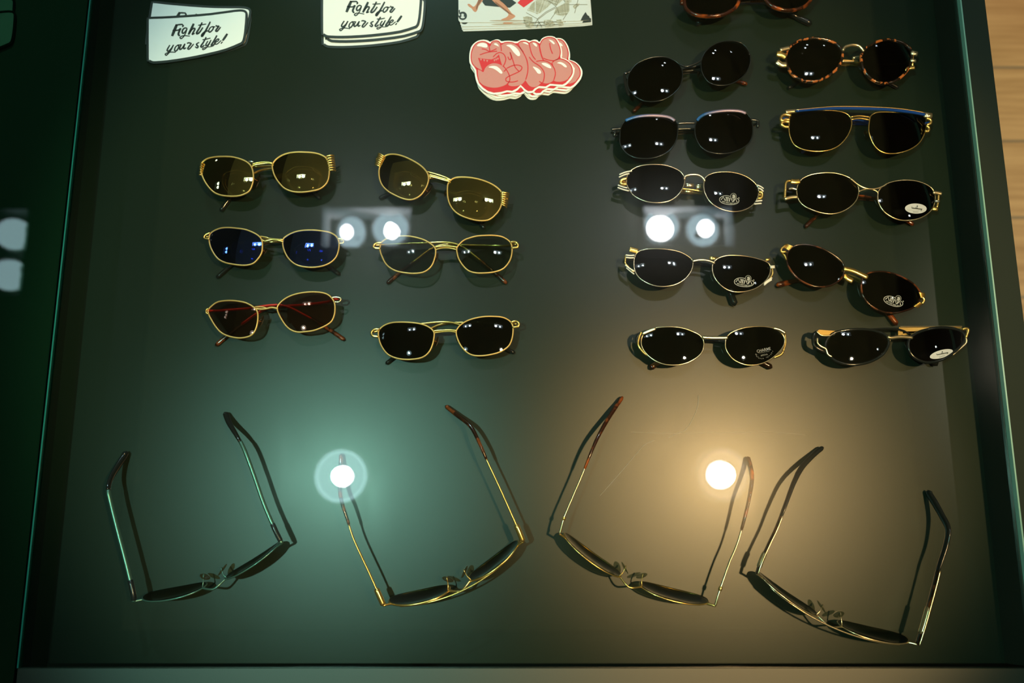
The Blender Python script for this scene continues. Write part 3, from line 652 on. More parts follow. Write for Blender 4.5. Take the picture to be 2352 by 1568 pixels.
folded('F', [(300,400),(320,340),(370,290),(440,250),(530,228),(620,222),(710,235),(790,262),(860,310),(895,370),(893,440),(865,510),(820,565),(750,620),(670,660),(580,680),(500,675),(420,645),(360,600),(320,530),(300,460)],
       [(1095,440),(1100,390),(1135,340),(1200,290),(1280,255),(1370,240),(1460,248),(1540,275),(1595,315),(1625,370),(1628,440),(1610,510),(1570,580),(1510,640),(1440,680),(1360,700),(1290,695),(1220,665),(1160,610),(1115,540)],
       'tortoiseshell round glasses with an arched gold bridge, upper right', rim='tortoise', rr=0.0014, lens='lens_dark', hinge=((230,430),(1650,460)), temple='gold', trz=0.0024,
       bars=[('bridge', [(902,352),(925,315),(970,298),(1020,292),(1070,303),(1105,335),(1120,360)], 0.0222, 0.0015, 'pale_gold'),
             ('end_piece', [(338,322),(290,332),(240,345)], 0.0195, (0.0022, 0.0013), 'pale_gold'), ('end_piece', [(298,420),(250,395),(205,385)], 0.0185, (0.0032, 0.0016), 'gold'),
             ('end_piece', [(305,500),(250,500),(205,468)], 0.0185, (0.0030, 0.0015), 'pale_gold'),
             ('end_piece', [(1628,372),(1690,388)], 0.0185, (0.0028, 0.0013), 'pale_gold'), ('end_piece', [(1622,455),(1672,462)], 0.0185, (0.0020, 0.0013), 'pale_gold'), ('end_piece', [(1562,565),(1605,538),(1660,530)], 0.0185, (0.0022, 0.0012), 'gold'), ('end_piece', [(1645,395),(1640,520)], 0.0170, 0.0010, 'gold'),
             ('temple_plate', [(890,466),(980,466),(1060,464)], 0.0115, 0.0012, 'pale_gold'), ('temple_plate', [(1010,432),(1060,424),(1095,420)], 0.013, 0.0018, 'pale_gold')],
       tips=((325,752), (1487,748)), pads=[((1070,470),(1110,570))], pad_mat='pad')
folded('F', [(345,1030),(400,1005),(500,990),(650,985),(800,988),(900,1005),(960,1035),(992,1085),(995,1140),(975,1210),(935,1280),(870,1350),(790,1395),(690,1417),(580,1417),(470,1395),(390,1350),(350,1280),(333,1200),(335,1100)],
       [(1185,1100),(1195,1050),(1240,1015),(1310,1003),(1420,1005),(1550,1010),(1680,1025),(1765,1050),(1785,1110),(1778,1190),(1750,1270),(1700,1340),(1620,1395),(1520,1430),(1420,1443),(1330,1430),(1260,1385),(1210,1310),(1180,1220),(1178,1150)],
       'gold aviator glasses with a straight blue brow bar', rim='gold', rr=0.0006, lens='lens_darkest', hinge=((260,1080),(1830,1120)), temple='blue', trz=0.0026,
       bars=[('brow_bar', [(410,988),(550,974),(700,965),(870,962),(1090,965),(1350,972),(1530,990),(1650,1005),(1770,1028)], 0.0222, (0.0016, 0.0010), 'blue'),
             ('brow_wire', [(410,980),(540,967),(700,952),(870,943),(1090,945),(1350,955),(1530,970),(1650,988),(1770,1010)], 0.0226, 0.0006, 'gold'),
             ('bridge', [(990,1055),(1075,1042),(1190,1056)], 0.0215, 0.0008, 'gold'), ('bridge', [(997,1082),(1080,1070),(1183,1085)], 0.021, 0.0008, 'gold'),
             ('end_piece', [(300,1002),(350,994),(410,990)], 0.0195, (0.0022, 0.0012), 'pale_gold'),
             ('end_piece', [(350,1040),(290,1030),(255,1050),(250,1095),(300,1085),(335,1085)], 0.0185, 0.0016, 'gold'),
             ('end_piece', [(335,1110),(285,1105),(250,1130),(285,1158),(330,1162)], 0.0180, 0.0015, 'gold'),
             ('end_piece', [(1765,1030),(1845,1042)], 0.019, (0.0030, 0.0012), 'pale_gold'), ('end_piece', [(1790,1070),(1830,1085),(1832,1120),(1795,1140)], 0.0180, 0.0014, 'gold'),
             ('end_piece', [(1790,1150),(1812,1170),(1805,1205),(1775,1205)], 0.0180, 0.0015, 'gold')],
       tips=((470,1432), None), tip_mat='blue', pads=[((1140,1190),(1150,1270))], toff=-0.002)
STR = [('white_line', 0.0007), ('gunmetal', 0.0007), ('white_line', 0.0007), ('gunmetal', 0.0007)]
folded('G', [(252,270),(260,220),(295,175),(360,140),(440,122),(530,118),(620,125),(700,148),(770,185),(808,235),(815,290),(795,350),(755,410),(700,455),(630,482),(540,490),(450,480),(370,450),(310,410),(270,350),(253,310)],
       [(1003,300),(1015,250),(1060,215),(1130,195),(1220,190),(1310,200),(1390,225),(1460,265),(1515,320),(1535,375),(1525,440),(1490,500),(1430,545),(1350,572),(1270,575),(1190,558),(1110,520),(1050,465),(1015,400),(1003,350)],
       'champagne wire oval glasses with striped hinges and white logo, above the mirrored lamp', rim='champagne', rr=0.0006, lens='lens_darkest', hinge=((190,290),(1560,420)), temple='gold', trz=0.0024,
       bars=[('bridge', [(812,262),(825,232),(880,217),(940,220),(990,245),(1012,280)], 0.0220, 0.0013, 'champagne'),
             ('temple_plate', [(822,315),(905,320)], 0.012, (0.0022, 0.001), 'champagne'), ('temple_plate', [(930,335),(1000,322)], 0.012, (0.0026, 0.001), 'pale_gold'), ('temple_plate', [(815,370),(885,380)], 0.010, (0.0022, 0.001), 'pale_gold'),
             ('end_piece', [(300,180),(240,192),(182,215)], 0.0192, (0.0007, 0.0007), 'white_line'), ('end_piece', [(285,193),(235,205),(180,228)], 0.0190, 0.0007, 'gunmetal'), ('end_piece', [(275,206),(230,217),(178,240)], 0.0188, 0.0007, 'white_line'),
             ('end_piece', [(250,255),(215,265),(190,290),(215,310),(250,308)], 0.0180, 0.0016, 'gold'),
             ('end_piece', [(255,345),(210,335),(168,318)], 0.0186, 0.0007, 'white_line'), ('end_piece', [(262,358),(210,346),(166,330)], 0.0184, 0.0007, 'gunmetal'), ('end_piece', [(270,374),(215,360),(165,342)], 0.0182, 0.0007, 'white_line'),
             ('end_piece', [(1520,318),(1555,332),(1582,352)], 0.0188, 0.0007, 'white_line'), ('end_piece', [(1528,332),(1560,345),(1582,365)], 0.0186, 0.0006, 'gunmetal'), ('end_piece', [(1532,346),(1560,358),(1580,378)], 0.0184, 0.0007, 'white_line'),
             ('end_piece', [(1540,385),(1570,395),(1565,440),(1530,448)], 0.0178, 0.0013, 'gold'),
             ('end_piece', [(1512,475),(1545,470),(1568,468)], 0.0184, 0.0007, 'white_line'), ('end_piece', [(1505,488),(1540,484),(1565,482)], 0.0182, 0.0007, 'gunmetal'), ('end_piece', [(1495,502),(1535,498),(1562,496)], 0.0180, 0.0007, 'white_line')],
       pads=[((785,400),(738,478)), ((990,350),(1035,500))], pad_mat='pad_clear', extra=logo_print(1248, 463))
folded('G', [(322,1100),(330,1020),(360,970),(430,945),(520,938),(600,940),(690,950),(770,970),(840,1005),(890,1050),(893,1110),(870,1170),(820,1230),(760,1270),(690,1295),(610,1305),(530,1298),(450,1270),(380,1225),(340,1170)],
       [(1085,1110),(1105,1060),(1160,1022),(1240,1003),(1330,1003),(1420,1012),(1510,1030),(1590,1055),(1640,1090),(1650,1150),(1625,1220),(1570,1280),(1500,1325),(1410,1352),(1320,1358),(1240,1340),(1170,1295),(1115,1230),(1090,1170)],
       'champagne wire narrow glasses with striped hinges and white logo, below the mirrored lamp', rim='champagne', rr=0.0006, lens='lens_darkest', hinge=((250,1050),(1665,1130)), temple='black', trz=0.003,
       bars=[('bridge', [(893,1060),(960,1046),(1040,1052),(1108,1078)], 0.0220, 0.0012, 'champagne'), ('temple_plate', [(1060,1028),(1140,1036)], 0.014, (0.0020, 0.001), 'gold'),
             ('end_piece', [(360,962),(320,952),(282,942)], 0.0170, (0.0028, 0.0008), 'gold'), ('end_piece', [(325,1000),(285,1003),(245,998)], 0.0188, 0.0007, 'white_line'), ('end_piece', [(322,1012),(285,1014),(244,1010)], 0.0186, 0.0006, 'gunmetal'), ('end_piece', [(320,1024),(285,1026),(246,1020)], 0.0184, 0.0007, 'white_line'),
             ('end_piece', [(242,1000),(238,1050),(245,1090),(320,1165)], 0.0176, 0.0010, 'gold'), ('end_piece', [(240,1095),(275,1125),(325,1155)], 0.0182, 0.0007, 'white_line'), ('end_piece', [(245,1110),(280,1140),(325,1172)], 0.0178, 0.0007, 'gunmetal'), ('end_piece', [(250,1122),(285,1152),(322,1182)], 0.0176, 0.0007, 'white_line'),
             ('end_piece', [(1650,1108),(1690,1106)], 0.0186, 0.0007, 'white_line'), ('end_piece', [(1652,1122),(1690,1120)], 0.0184, 0.0007, 'white_line'), ('end_piece', [(1605,1045),(1645,1040)], 0.0165, (0.0015, 0.0008), 'gold'),
             ('end_piece', [(1668,1130),(1672,1180),(1640,1235)], 0.0176, 0.0009, 'gold'), ('end_piece', [(1665,1220),(1620,1250),(1590,1275)], 0.0182, 0.0007, 'white_line'), ('end_piece', [(1662,1238),(1620,1265),(1590,1290)], 0.0180, 0.0007, 'white_line')],
       tips=(None, (1300,1480)), tip_r=0.0034, pads=[((1070,1150),(1100,1262))], pad_mat='pad_clear', toff=-0.002, extra=logo_print(1392, 1262))
folded('H', [(370,330),(385,260),(430,205),(510,170),(600,155),(690,152),(780,165),(870,200),(930,245),(958,310),(945,390),(905,450),(840,500),(770,530),(690,542),(600,530),(520,505),(440,465),(390,410)],
       [(1140,350),(1165,300),(1225,255),(1310,230),(1400,222),(1490,228),(1580,255),(1650,300),(1680,360),(1678,430),(1650,500),(1590,555),(1510,590),(1420,603),(1340,597),(1260,565),(1190,510),(1145,430)],
       'gold wire oval glasses with square bracket hinges and a white oval sticker', rim='pale_gold', rr=0.0006, lens='lens_darkest', hinge=((280,310),(1715,420)), temple='amber', trz=0.0026, tip_mat='amber',
       bars=[('bridge', [(880,205),(940,256),(1000,290),(1060,305),(1130,300),(1190,278),(1225,255)], 0.0222, 0.0008, 'pale_gold'), ('bridge', [(957,330),(1010,311),(1070,309),(1120,322),(1142,345)], 0.0215, 0.0007, 'pale_gold'),
             ('end_piece', [(400,232),(360,236),(318,230)], 0.0190, (0.0026, 0.0010), 'gold'), ('end_piece', [(318,228),(272,240),(262,320),(258,400)], 0.0178, 0.0013, 'gold'), ('end_piece', [(378,380),(320,384),(258,400)], 0.0185, (0.0018, 0.0011), 'pale_gold'),
             ('end_piece', [(372,312),(330,300),(300,305)], 0.0182, 0.0012, 'steel'),
             ('end_piece', [(1665,338),(1700,340),(1742,350)], 0.0188, (0.0018, 0.0010), 'pale_gold'), ('end_piece', [(1716,350),(1712,420),(1700,480)], 0.0175, 0.0010, 'gold'), ('end_piece', [(1682,420),(1718,424)], 0.0182, 0.0014, 'steel'), ('end_piece', [(1660,490),(1705,496)], 0.0182, (0.0022, 0.0010), 'gold')],
       tips=((452,665), (1472,645)), pads=[((1110,370),(1150,470))], pad_mat='pad', extra=oval_sticker('H', 1500, 490, 103, 48, 0.03))
folded('H', [(275,960),(290,900),(340,850),(420,832),(500,838),(580,858),(660,895),(740,945),(800,1000),(820,1060),(805,1130),(760,1180),(690,1220),(610,1232),(530,1225),(450,1195),(380,1150),(320,1085),(285,1020)],
       [(985,1190),(1005,1130),(1060,1100),(1130,1088),(1210,1090),(1300,1110),(1390,1150),(1470,1200),(1525,1260),(1545,1320),(1520,1380),(1470,1430),(1390,1460),(1310,1477),(1220,1475),(1130,1445),(1050,1390),(1000,1320),(983,1250)],
       'dark brown oval glasses with ribbed gold bridge and white logo, sloping down to the right', rim='brown', rr=0.0009, lens='lens_darkest', hinge=((235,900),(1570,1350)), temple='gold', trz=0.0024, tip_mat='amber', tip_r=0.0028,
       bars=[('bridge', [(820,1060),(900,1078),(970,1108),(1040,1142)], 0.0222, (0.0024, 0.0012), 'gold'), ('temple_plate', [(825,1110),(850,1150),(900,1175)], 0.014, (0.0028, 0.0012), 'gold'), ('temple_plate', [(720,1090),(800,1120)], 0.0125, 0.0012, 'amber'),
             ('end_piece', [(265,840),(228,870),(225,900),(265,900)], 0.0176, 0.0013, 'gold'), ('end_piece', [(1560,1330),(1578,1355),(1560,1390)], 0.0174, 0.0013, 'gold')],
       tips=((185,1218), (1312,1588)), pads=[((950,1190),(985,1340))], pad_mat='pad_clear',
       extra=multi(rib_extra([ribs((335,852),(300,885),(262,828),(245,860),5), ribs((262,935),(280,990),(225,920),(262,975),5), ribs((1530,1288),(1545,1330),(1582,1300),(1582,1335),5), ribs((1482,1415),(1530,1380),(1520,1430),(1560,1395),5)], r=0.0006), logo_print(1285, 1368, 0.22, 1.0)))
folded('I', [(372,390),(390,310),(450,250),(540,220),(650,208),(760,208),(870,225),(970,260),(1050,300),(1100,360),(1105,440),(1080,510),(1020,570),(930,620),(830,650),(720,655),(620,640),(520,595),(440,530),(390,460)],
       [(1360,400),(1375,330),(1430,275),(1510,240),(1600,215),(1720,203),(1830,205),(1930,225),(2000,265),(2045,320),(2055,380),(2030,450),(1970,520),(1900,580),(1820,625),(1720,652),(1620,655),(1530,630),(1450,585),(1395,520),(1365,460)],
       'gold wire oval glasses with white lettering on one lens, in the bottom folded row', rim='pale_gold', rr=0.0006, lens='lens_darkest', hinge=((340,350),(2060,400)), temple='gunmetal', trz=0.0022, tip_mat='brown', tip_r=0.0028,
       bars=[('bridge', [(1095,328),(1160,334),(1240,336),(1320,336),(1385,334)], 0.0220, (0.0016, 0.0011), 'pale_gold'),
             ('end_piece', [(540,228),(470,255),(390,290)], 0.0198, (0.0014, 0.0009), 'pale_gold'), ('end_piece', [(375,270),(348,330),(338,420),(400,510),(470,555),(560,612)], 0.0176, 0.0011, 'gold'), ('end_piece', [(350,290),(320,340),(330,410)], 0.0165, 0.0014, 'gunmetal'),
             ('end_piece', [(1930,222),(2000,240),(2065,280)], 0.0190, (0.0013, 0.0009), 'pale_gold'), ('end_piece', [(2040,495),(2010,535),(1930,568)], 0.0178, 0.0011, 'gold'), ('end_piece', [(2060,285),(2068,400),(2040,490)], 0.0168, 0.0008, 'gold')],
       tips=((478,690), (1895,682)), pads=[((1320,440),(1360,540))], pad_mat='pad_clear', extra=word_print, toff=-0.001)
def side_temples(root, crop, ll, lr):
    mb = MB()
    for uv, z in (([(415,240),(665,258),(600,300),(440,310),(390,262)], 0.0185), ([(1360,205),(2090,205),(2090,245),(1345,262)], 0.0115), ([(1345,262),(1400,250),(1400,300),(1345,308)], 0.0115), ([(1400,285),(1760,270),(1740,300),(1400,308)], 0.0115)):
        mb.prism([at(*px(crop, *q), z) for q in uv], 0.0012, 'gold')
    mb.tube([at(*px(crop, 1365, 205), 0.0118), at(*px(crop, 2090, 203), 0.0118)], 0.0008, 'pale_gold')
    mb.build('temple_plate', root, smooth_shade=False)
folded('J', [(490,420),(520,340),(590,280),(680,255),(790,240),(930,235),(1050,250),(1150,280),(1210,320),(1232,380),(1215,450),(1170,520),(1100,575),(1000,620),(890,645),(790,650),(690,635),(600,600),(530,540),(500,480)],
       [(1460,400),(1490,330),(1560,280),(1660,245),(1780,220),(1900,215),(2010,230),(2090,265),(2125,320),(2110,390),(2060,450),(1990,510),(1900,570),(1800,610),(1690,625),(1590,600),(1510,545),(1470,480)],
       'black wraparound glasses with gold temples and a tilted white oval sticker', rim='black', rr=0.0013, lens='lens_darkest', hinge=((400,300),(2150,260)), temple='black', trz=0.003, tip_r=0.0032,
       bars=[('bridge', [(1222,325),(1260,336),(1340,326),(1420,326),(1505,335)], 0.0220, 0.0016, 'pale_gold'), ('bridge', [(1232,335),(1245,360),(1242,385)], 0.0205, 0.0008, 'pale_gold'),
             ('end_piece', [(395,340),(400,400),(445,440),(495,465),(520,530),(565,558)], 0.0190, 0.0010, 'pale_gold'), ('end_piece', [(390,262),(440,305),(530,310),(600,292)], 0.0192, 0.0007, 'pale_gold'), ('end_piece', [(385,270),(350,310),(360,430),(480,500)], 0.0165, 0.0016, 'black'),
             ('end_piece', [(2140,335),(2142,390),(2095,440),(2035,490),(1985,535)], 0.0188, 0.0010, 'pale_gold'), ('end_piece', [(2100,235),(2140,225),(2168,245),(2140,330)], 0.0180, 0.0013, 'gold')],
       tips=(None, (1790,650)), pads=[((1430,370),(1470,490))], pad_mat='pad', toff=-0.004, extra=multi(side_temples, oval_sticker('J', 1852, 525, 140, 46, -0.27)))
folded('O', [(210,-60),(198,40),(225,130),(300,190),(400,222),(540,235),(680,225),(800,190),(900,130),(960,50),(980,-60),(940,-160),(800,-220),(600,-240),(400,-220),(270,-160)],
       [(1320,-80),(1350,0),(1400,60),(1480,110),(1580,140),(1700,150),(1820,130),(1910,90),(1980,20),(2010,-70),(1980,-170),(1880,-230),(1700,-260),(1500,-240),(1380,-180)],
       'amber tortoiseshell glasses cut off by the top edge', rim='amber', rr=0.0018, lens='lens_dark', hinge=((190,-40),(2040,-100)), temple='amber', trz=0.003, tip_r=0.003,
       bars=[('bridge', [(960,10),(1040,-50),(1200,-75),(1330,-60)], 0.0215, 0.0020, 'amber'), ('end_piece', [(205,-20),(170,-10),(160,60)], 0.018, 0.0022, 'amber'), ('end_piece', [(2005,-80),(2050,-90),(2060,-40)], 0.018, 0.0022, 'amber')],
       tips=((375,345), (1990,338)))

# ------------------------------------------------------------------ open sunglasses standing on their lower rims
def pad_axes(X, F, sd):
    lo = (Vector((0, 0, 0.72)) + F * 0.50 - X * sd * 0.45).normalized(); nn = (X * sd * -0.62 - F * 0.45 + Vector((0, 0, 0.5)))
    nn = (nn - lo * nn.dot(lo)).normalized(); return lo.cross(nn) * 0.0042, nn * 0.0010, lo * 0.0066
def standing(crop, A, B, tL, tR, label, bulge=0.014, b=0.0152, a=0.0245, cx=0.0315, rim='gold', rr=0.0007, lens='lens_dark', temple='gold', tr=(0.0008, 0.0015), tip_mat='brown', tipw=(0.0014, 0.002),
             cut=(0.6, 0.6), sleeve=None, top_bar=False, pad_mat='pad', pan=0.14, nexp=2.3, zh=0.0262, inner_gap=0.009, wire=None):
    pan = 0.24
    pa, pb = at(*px(crop, *A), zh), at(*px(crop, *B), zh); W = (pb - pa).length
    X = (pb - pa).normalized(); F = Vector((X.y, -X.x, 0)); mid = (pa + pb) / 2; mid.z = 0
    zc0 = b + rr + 0.0004
    a = W / 2 - 0.004; a = (a - inner_gap) / 2; cx = inner_gap + a
    def pos(x, z, dome=0): return mid + X * x + F * (bulge * (1 - (2 * x / W) ** 2) + (z - zh) * math.tan(pan) + dome) + Vector((0, 0, z))
    root = thing('sunglasses', (mid.x, mid.y, 0), label, 'sunglasses', 'sunglasses under the glass lid')
    n = 56
    for sd in (-1, 1):
        def se(q, sc=1.0):
            c, s = math.cos(q), math.sin(q)
            return (sd * cx + sc * a * math.copysign(abs(c) ** (2 / nexp), c), zc0 + sc * b * math.copysign(abs(s) ** (2 / nexp), s))
        out = [pos(*se(2 * math.pi * i / n)) for i in range(n)]
        mb = MB(); k = mb.mi(lens); rg = [0.985, 0.8, 0.5, 0.2]
        for th, fl in ((0.0006, False), (-0.0010, True)):
            base = len(mb.v)
            for q in rg:
                for i in range(n): x, z = se(2 * math.pi * i / n, q); mb.v.append(pos(x, z, th + 0.0016 * (1 - q * q)))
            mb.v.append(pos(sd * cx, zc0, th + 0.0016)); ce = len(mb.v) - 1
            for i in range(len(rg) - 1):
                for j in range(n):
                    q = (base + i * n + j, base + i * n + (j + 1) % n, base + (i + 1) * n + (j + 1) % n, base + (i + 1) * n + j); mb.face(q[::-1] if fl else q, k)
            for j in range(n):
                q = (base + 3 * n + j, base + 3 * n + (j + 1) % n, ce); mb.face(q[::-1] if fl else q, k)
        mb.build('lens', root)
        MB().tube(out, rr, rim, closed=True).build('rim', root)
        # end piece round the corner
        hp = pa if sd < 0 else pb; xo = sd * (cx + a * 0.93)
        MB().tube(smooth([pos(xo, zh - 0.003), pos(sd * (W / 2 - 0.0015), zh - 0.0006), hp, hp - F * 0.004], 4), 0.0010, rim).build('end_piece', root)
        # pad
        c = pos(sd * 0.0078, zc0 - 0.001) - F * 0.0070
        pd = MB().blob(c, *pad_axes(X, F, sd), pad_mat).build('nose_pad', root)
        st = pos(sd * (cx - a * 0.93), zc0 + 0.004)
        MB().tube(smooth([st, st - F * 0.004 - X * sd * 0.002, c - F * 0.002 + Vector((0, 0, 0.002)), c], 4), 0.0005, rim).build('pad_arm', root, pd)
        # temple
        uv = tL if sd < 0 else tR; m = len(uv)
        zt = [zh, zh + 0.0006] + [zh + 0.0012] * 20
        pts = []
        for i, q in enumerate(uv):
            t = i / (m - 1); z = zh + 0.0008 if t < 0.66 else None
            if z is None:
                s = (t - 0.66) / 0.34; z = (zh + 0.0008) * (1 - s) ** 1.0 + 0.0024 * s
            pts.append(at(*px(crop, *q), z))
        pts[0] = hp.copy(); sp = smooth(pts, 7)
        for p in sp: p.z = max(p.z, tipw[1] * 1.3 + 0.0003)
        kk = int(len(sp) * cut[0 if sd < 0 else 1])
        to = MB().tube(sp[:kk + 1], tr, temple, up=Vector((0, 0, 1))).build('temple', root)
        tp = sp[kk:]; N = len(tp)
        MB().tube(tp, [(tipw[0] * (0.75 + 0.5 * min(1, i / N * 1.3)) if i < N - 1 else tipw[0] * 0.7, tipw[1] * (0.8 + 0.45 * i / N) if i < N - 1 else tipw[1] * 0.7) for i in range(N)], tip_mat, seg=10, up=Vector((0, 0, 1))).build('temple_tip', root, to)
        if wire:
            MB().tube([p + Vector((0, 0, tr[1] * 0.9)) for p in sp[:kk + 1]], 0.0006, wire).build('temple_wire', root, to, label='gold edge along the temple')
        if sleeve:
            i0, i1 = int(len(sp) * sleeve[0]), int(len(sp) * sleeve[1])
            MB().tube(sp[i0:i1], (sleeve[2], sleeve[3]), sleeve[4], up=Vector((0, 0, 1))).build('hinge_sleeve', root, to)
    MB().tube(smooth([pos(-inner_gap - 0.0008, zh - 0.004), pos(-0.004, zh - 0.001) + F * 0.002, pos(0, zh - 0.0005) + F * 0.003, pos(0.004, zh - 0.001) + F * 0.002, pos(inner_gap + 0.0008, zh - 0.004)], 5), rr * 1.3, rim).build('bridge', root)
    if top_bar:
        MB().tube([pos(-W * 0.40 + W * 0.80 * i / 24, zc0 + b * 0.97 - 0.0035 * abs(-1 + i / 12) ** 3) + F * 0.0012 for i in range(25)], 0.0007, rim).build('top_bar', root)
    return root
standing('K', (325,1448), (1348,1045), [(325,1448),(318,1380),(270,1180),(215,970),(165,770),(148,680),(165,600),(215,510),(280,415)],
         [(1348,1045),(1305,960),(1225,775),(1150,560),(1085,390),(1035,300),(985,215),(962,145)],
         'dark green metal glasses standing open, leftmost of the open row', rim='emerald', lens='lens_darkest', temple='emerald', tip_mat='black', tr=(0.0018, 0.0022), tipw=(0.0020, 0.0034), cut=(0.62, 0.62), bulge=0.012,
         sleeve=(0.05, 0.20, 0.0022, 0.0027, 'gunmetal'), pad_mat='pad')
standing('L', (606,1476), (1572,1035), [(606,1476),(570,1395),(515,1270),(400,1020),(355,880),(322,780),(305,690),(308,560),(315,430)],
         [(1572,1035),(1540,955),(1478,815),(1395,630),(1325,480),(1275,365),(1210,240),(1115,160),(1038,98)],
         'gold glasses standing open with gold sleeves at the hinges, under the cool mirrored lamp', rim='gold', lens='lens_dark', temple='gold', tip_mat='brown', tr=(0.0009, 0.0015), tipw=(0.0017, 0.0028), cut=(0.46, 0.52), bulge=0.013, rr=0.0009,
         sleeve=(0.03, 0.19, 0.0024, 0.0028, 'gold'), top_bar=True)
standing('M', (190,1003), (1226,1482), [(190,1003),(222,890),(280,750),(340,610),(400,460),(450,350),(520,225),(608,92)],
         [(1226,1482),(1258,1380),(1320,1200),(1372,1075),(1415,930),(1455,760),(1472,640),(1462,560),(1442,492)],
         'thin gold glasses with olive lenses standing open under the warm mirrored lamp', rim='gold', lens='lens_olive', temple='pale_gold', tip_mat='amber', tr=(0.0009, 0.0015), tipw=(0.0016, 0.0027), cut=(0.47, 0.47), bulge=0.013, rr=0.0006,
         sleeve=(0.13, 0.17, 0.0017, 0.0022, 'gold'), pad_mat='pad_clear', inner_gap=0.0085)
standing('N', (236,955), (1348,1446), [(236,955),(270,860),(320,750),(372,640),(430,490),(495,320),(560,205),(682,82)],
         [(1348,1446),(1385,1330),(1430,1170),(1470,1020),(1500,900),(1545,760),(1560,650),(1520,560),(1465,460),(1412,382)],
         'gold glasses with dark broad temples standing open, rightmost of the open row', rim='pale_gold', wire='pale_gold', lens='lens_darkest', temple='brown', tip_mat='black', tr=(0.0011, 0.0040), tipw=(0.0017, 0.0040), cut=(0.50, 0.42), bulge=0.013, rr=0.0006,
         sleeve=(0.08, 0.22, 0.0022, 0.0034, 'pale_gold'), pad_mat='pad_clear', top_bar=True, inner_gap=0.0095)

# ------------------------------------------------------------------ printed cards
SCRIPT = [([(690,505),(640,625),(590,750)],46),([(660,522),(740,512),(812,505)],26),([(795,508),(822,535),(800,560)],24),([(600,628),(660,632),(725,622),(765,585)],24),
 ([(772,585),(735,660),(722,715),(752,748)],32),([(905,592),(860,580),(815,615),(800,670),(825,692),(870,650),(900,600)],26),([(905,595),(870,690),(830,760),(780,802),(755,778),(800,748),(870,742),(960,752)],20),
 ([(1040,490),(990,600),(930,720)],38),([(950,690),(1000,615),(1045,588),(1062,610),(1020,690),(1012,715),(1060,690)],27),([(1215,465),(1160,580),(1100,680),(1120,700),(1170,660),(1230,570)],30),([(1130,525),(1200,515),(1300,500)],20),
 ([(1385,450),(1330,560),(1270,670),(1215,755),(1212,720),(1270,660),(1335,640)],32),([(1425,550),(1380,580),(1350,640),(1375,668),(1430,620),(1450,570),(1428,552),(1490,560)],24),([(1500,522),(1520,545),(1560,545),(1520,600),(1498,640),(1530,648),(1600,560)],28),
 ([(545,935),(500,1010),(490,1050),(520,1060),(580,1000),(622,930)],26),([(622,930),(580,1020),(530,1090),(472,1148),(450,1122),(510,1092),(580,1082),(665,1088)],20),([(705,938),(660,980),(642,1040),(670,1062),(715,1010),(730,955),(705,938),(770,930)],24),
 ([(785,920),(752,990),(755,1028),(800,1000),(855,910)],25),([(860,908),(832,980),(840,1015),(880,990)],25),([(900,905),(930,890),(985,905),(945,960),(918,1008),(950,1018),(1040,912)],26),([(1155,880),(1110,905),(1100,930),(1130,965),(1110,995),(1070,968)],26),
 ([(1300,770),(1240,880),(1188,960),(1215,978),(1260,935)],28),([(1220,825),(1300,815),(1390,788)],20),([(1335,850),(1295,920),(1295,948),(1340,930),(1402,830)],24),([(1402,830),(1360,920),(1300,995),(1240,1032),(1225,1010),(1290,982),(1410,970)],18),
 ([(1522,735),(1460,850),(1408,935),(1435,950),(1490,890)],30),([(1485,885),(1545,850),(1562,815),(1530,815),(1485,870),(1482,912),(1530,912),(1612,838)],22),([(1738,700),(1690,775),(1640,845)],36),([(1612,880),(1632,892)],42)]
CARD = [(108,440),(118,408),(155,396),(400,389),(900,360),(1400,318),(1900,250),(2050,245),(2095,262),(2112,300),(2102,480),(2080,700),(2052,830),(2025,870),(1985,893),(1700,1010),(1300,1110),(900,1190),(500,1250),(250,1270),(180,1266),(125,1235),(108,1195)]
def style_card(fmap, z, label, dim=1.0):
    bd = [fmap(*q) for q in CARD]; w = [at(*q, z) for q in bd]; c = sum(w, Vector()) / len(w)
    mb = MB(); ol = [at(*q, z) for q in offset2d(bd, 5.5)]
    mb.prism(smooth(ol, 2, True), 0.0008, 'card_black'); mb.poly([Vector((p.x, p.y, z + 0.00006)) for p in smooth(w, 2, True)], 'paper')
    for uv, wd in SCRIPT:
        pts = [at(*fmap(*q), z + 0.00012) for q in uv]; pts = smooth(pts, 4) if len(pts) > 2 else pts
        N = len(pts); mb.ribbon(pts, [wd * 1.5 / 9.046 * 0.00042 * (0.68 + 0.28 * math.sin(math.pi * min(1, (i + 0.6) / N))) for i in range(N)], 'ink')
    r = mb.build('printed_card', smooth_shade=False); r.data.transform(Matrix.Translation(-Vector((c.x, c.y, z - 0.0008)))); r.location = (c.x, c.y, z - 0.0008)
    return tag(r, label, 'card', 'white script cards')
def aff(crop, du=0, dv=0, shx=0.0, rot=0.0, cu=1100, cv=750):
    def f(u, v):
        ca, sa = math.cos(rot), math.sin(rot); x, y = u - cu, v - cv
        return px(crop, cu + x * ca - y * sa + du, cv + x * sa + y * ca + dv + shx * u)
    return f
def inward(fn): return fn
style_card(aff('P', 60, -10, 0, 0.05), 0.0008, 'lowest card of the left stack, only a thin edge showing at its right')
style_card(aff('P', 25, -195, 0, 0.145, 1100, 750), 0.0017, 'white script card half hidden and turned under the top left card')
style_card(aff('P'), 0.0026, 'white card reading Fight for your style on the left stack, fully in view')
style_card(aff('Q', 15, -350, 0.107 - 0.0), 0.0008, 'white card at the bottom of the middle stack, its lower left corner peeking out')
style_card(aff('Q', 88, -470, 0.107), 0.0017, 'second card of the middle stack, its pale right edge showing')
style_card(aff('Q', 5, -560, 0.107), 0.0026, 'white card reading Fight for your style on the middle stack, cut by the top edge')
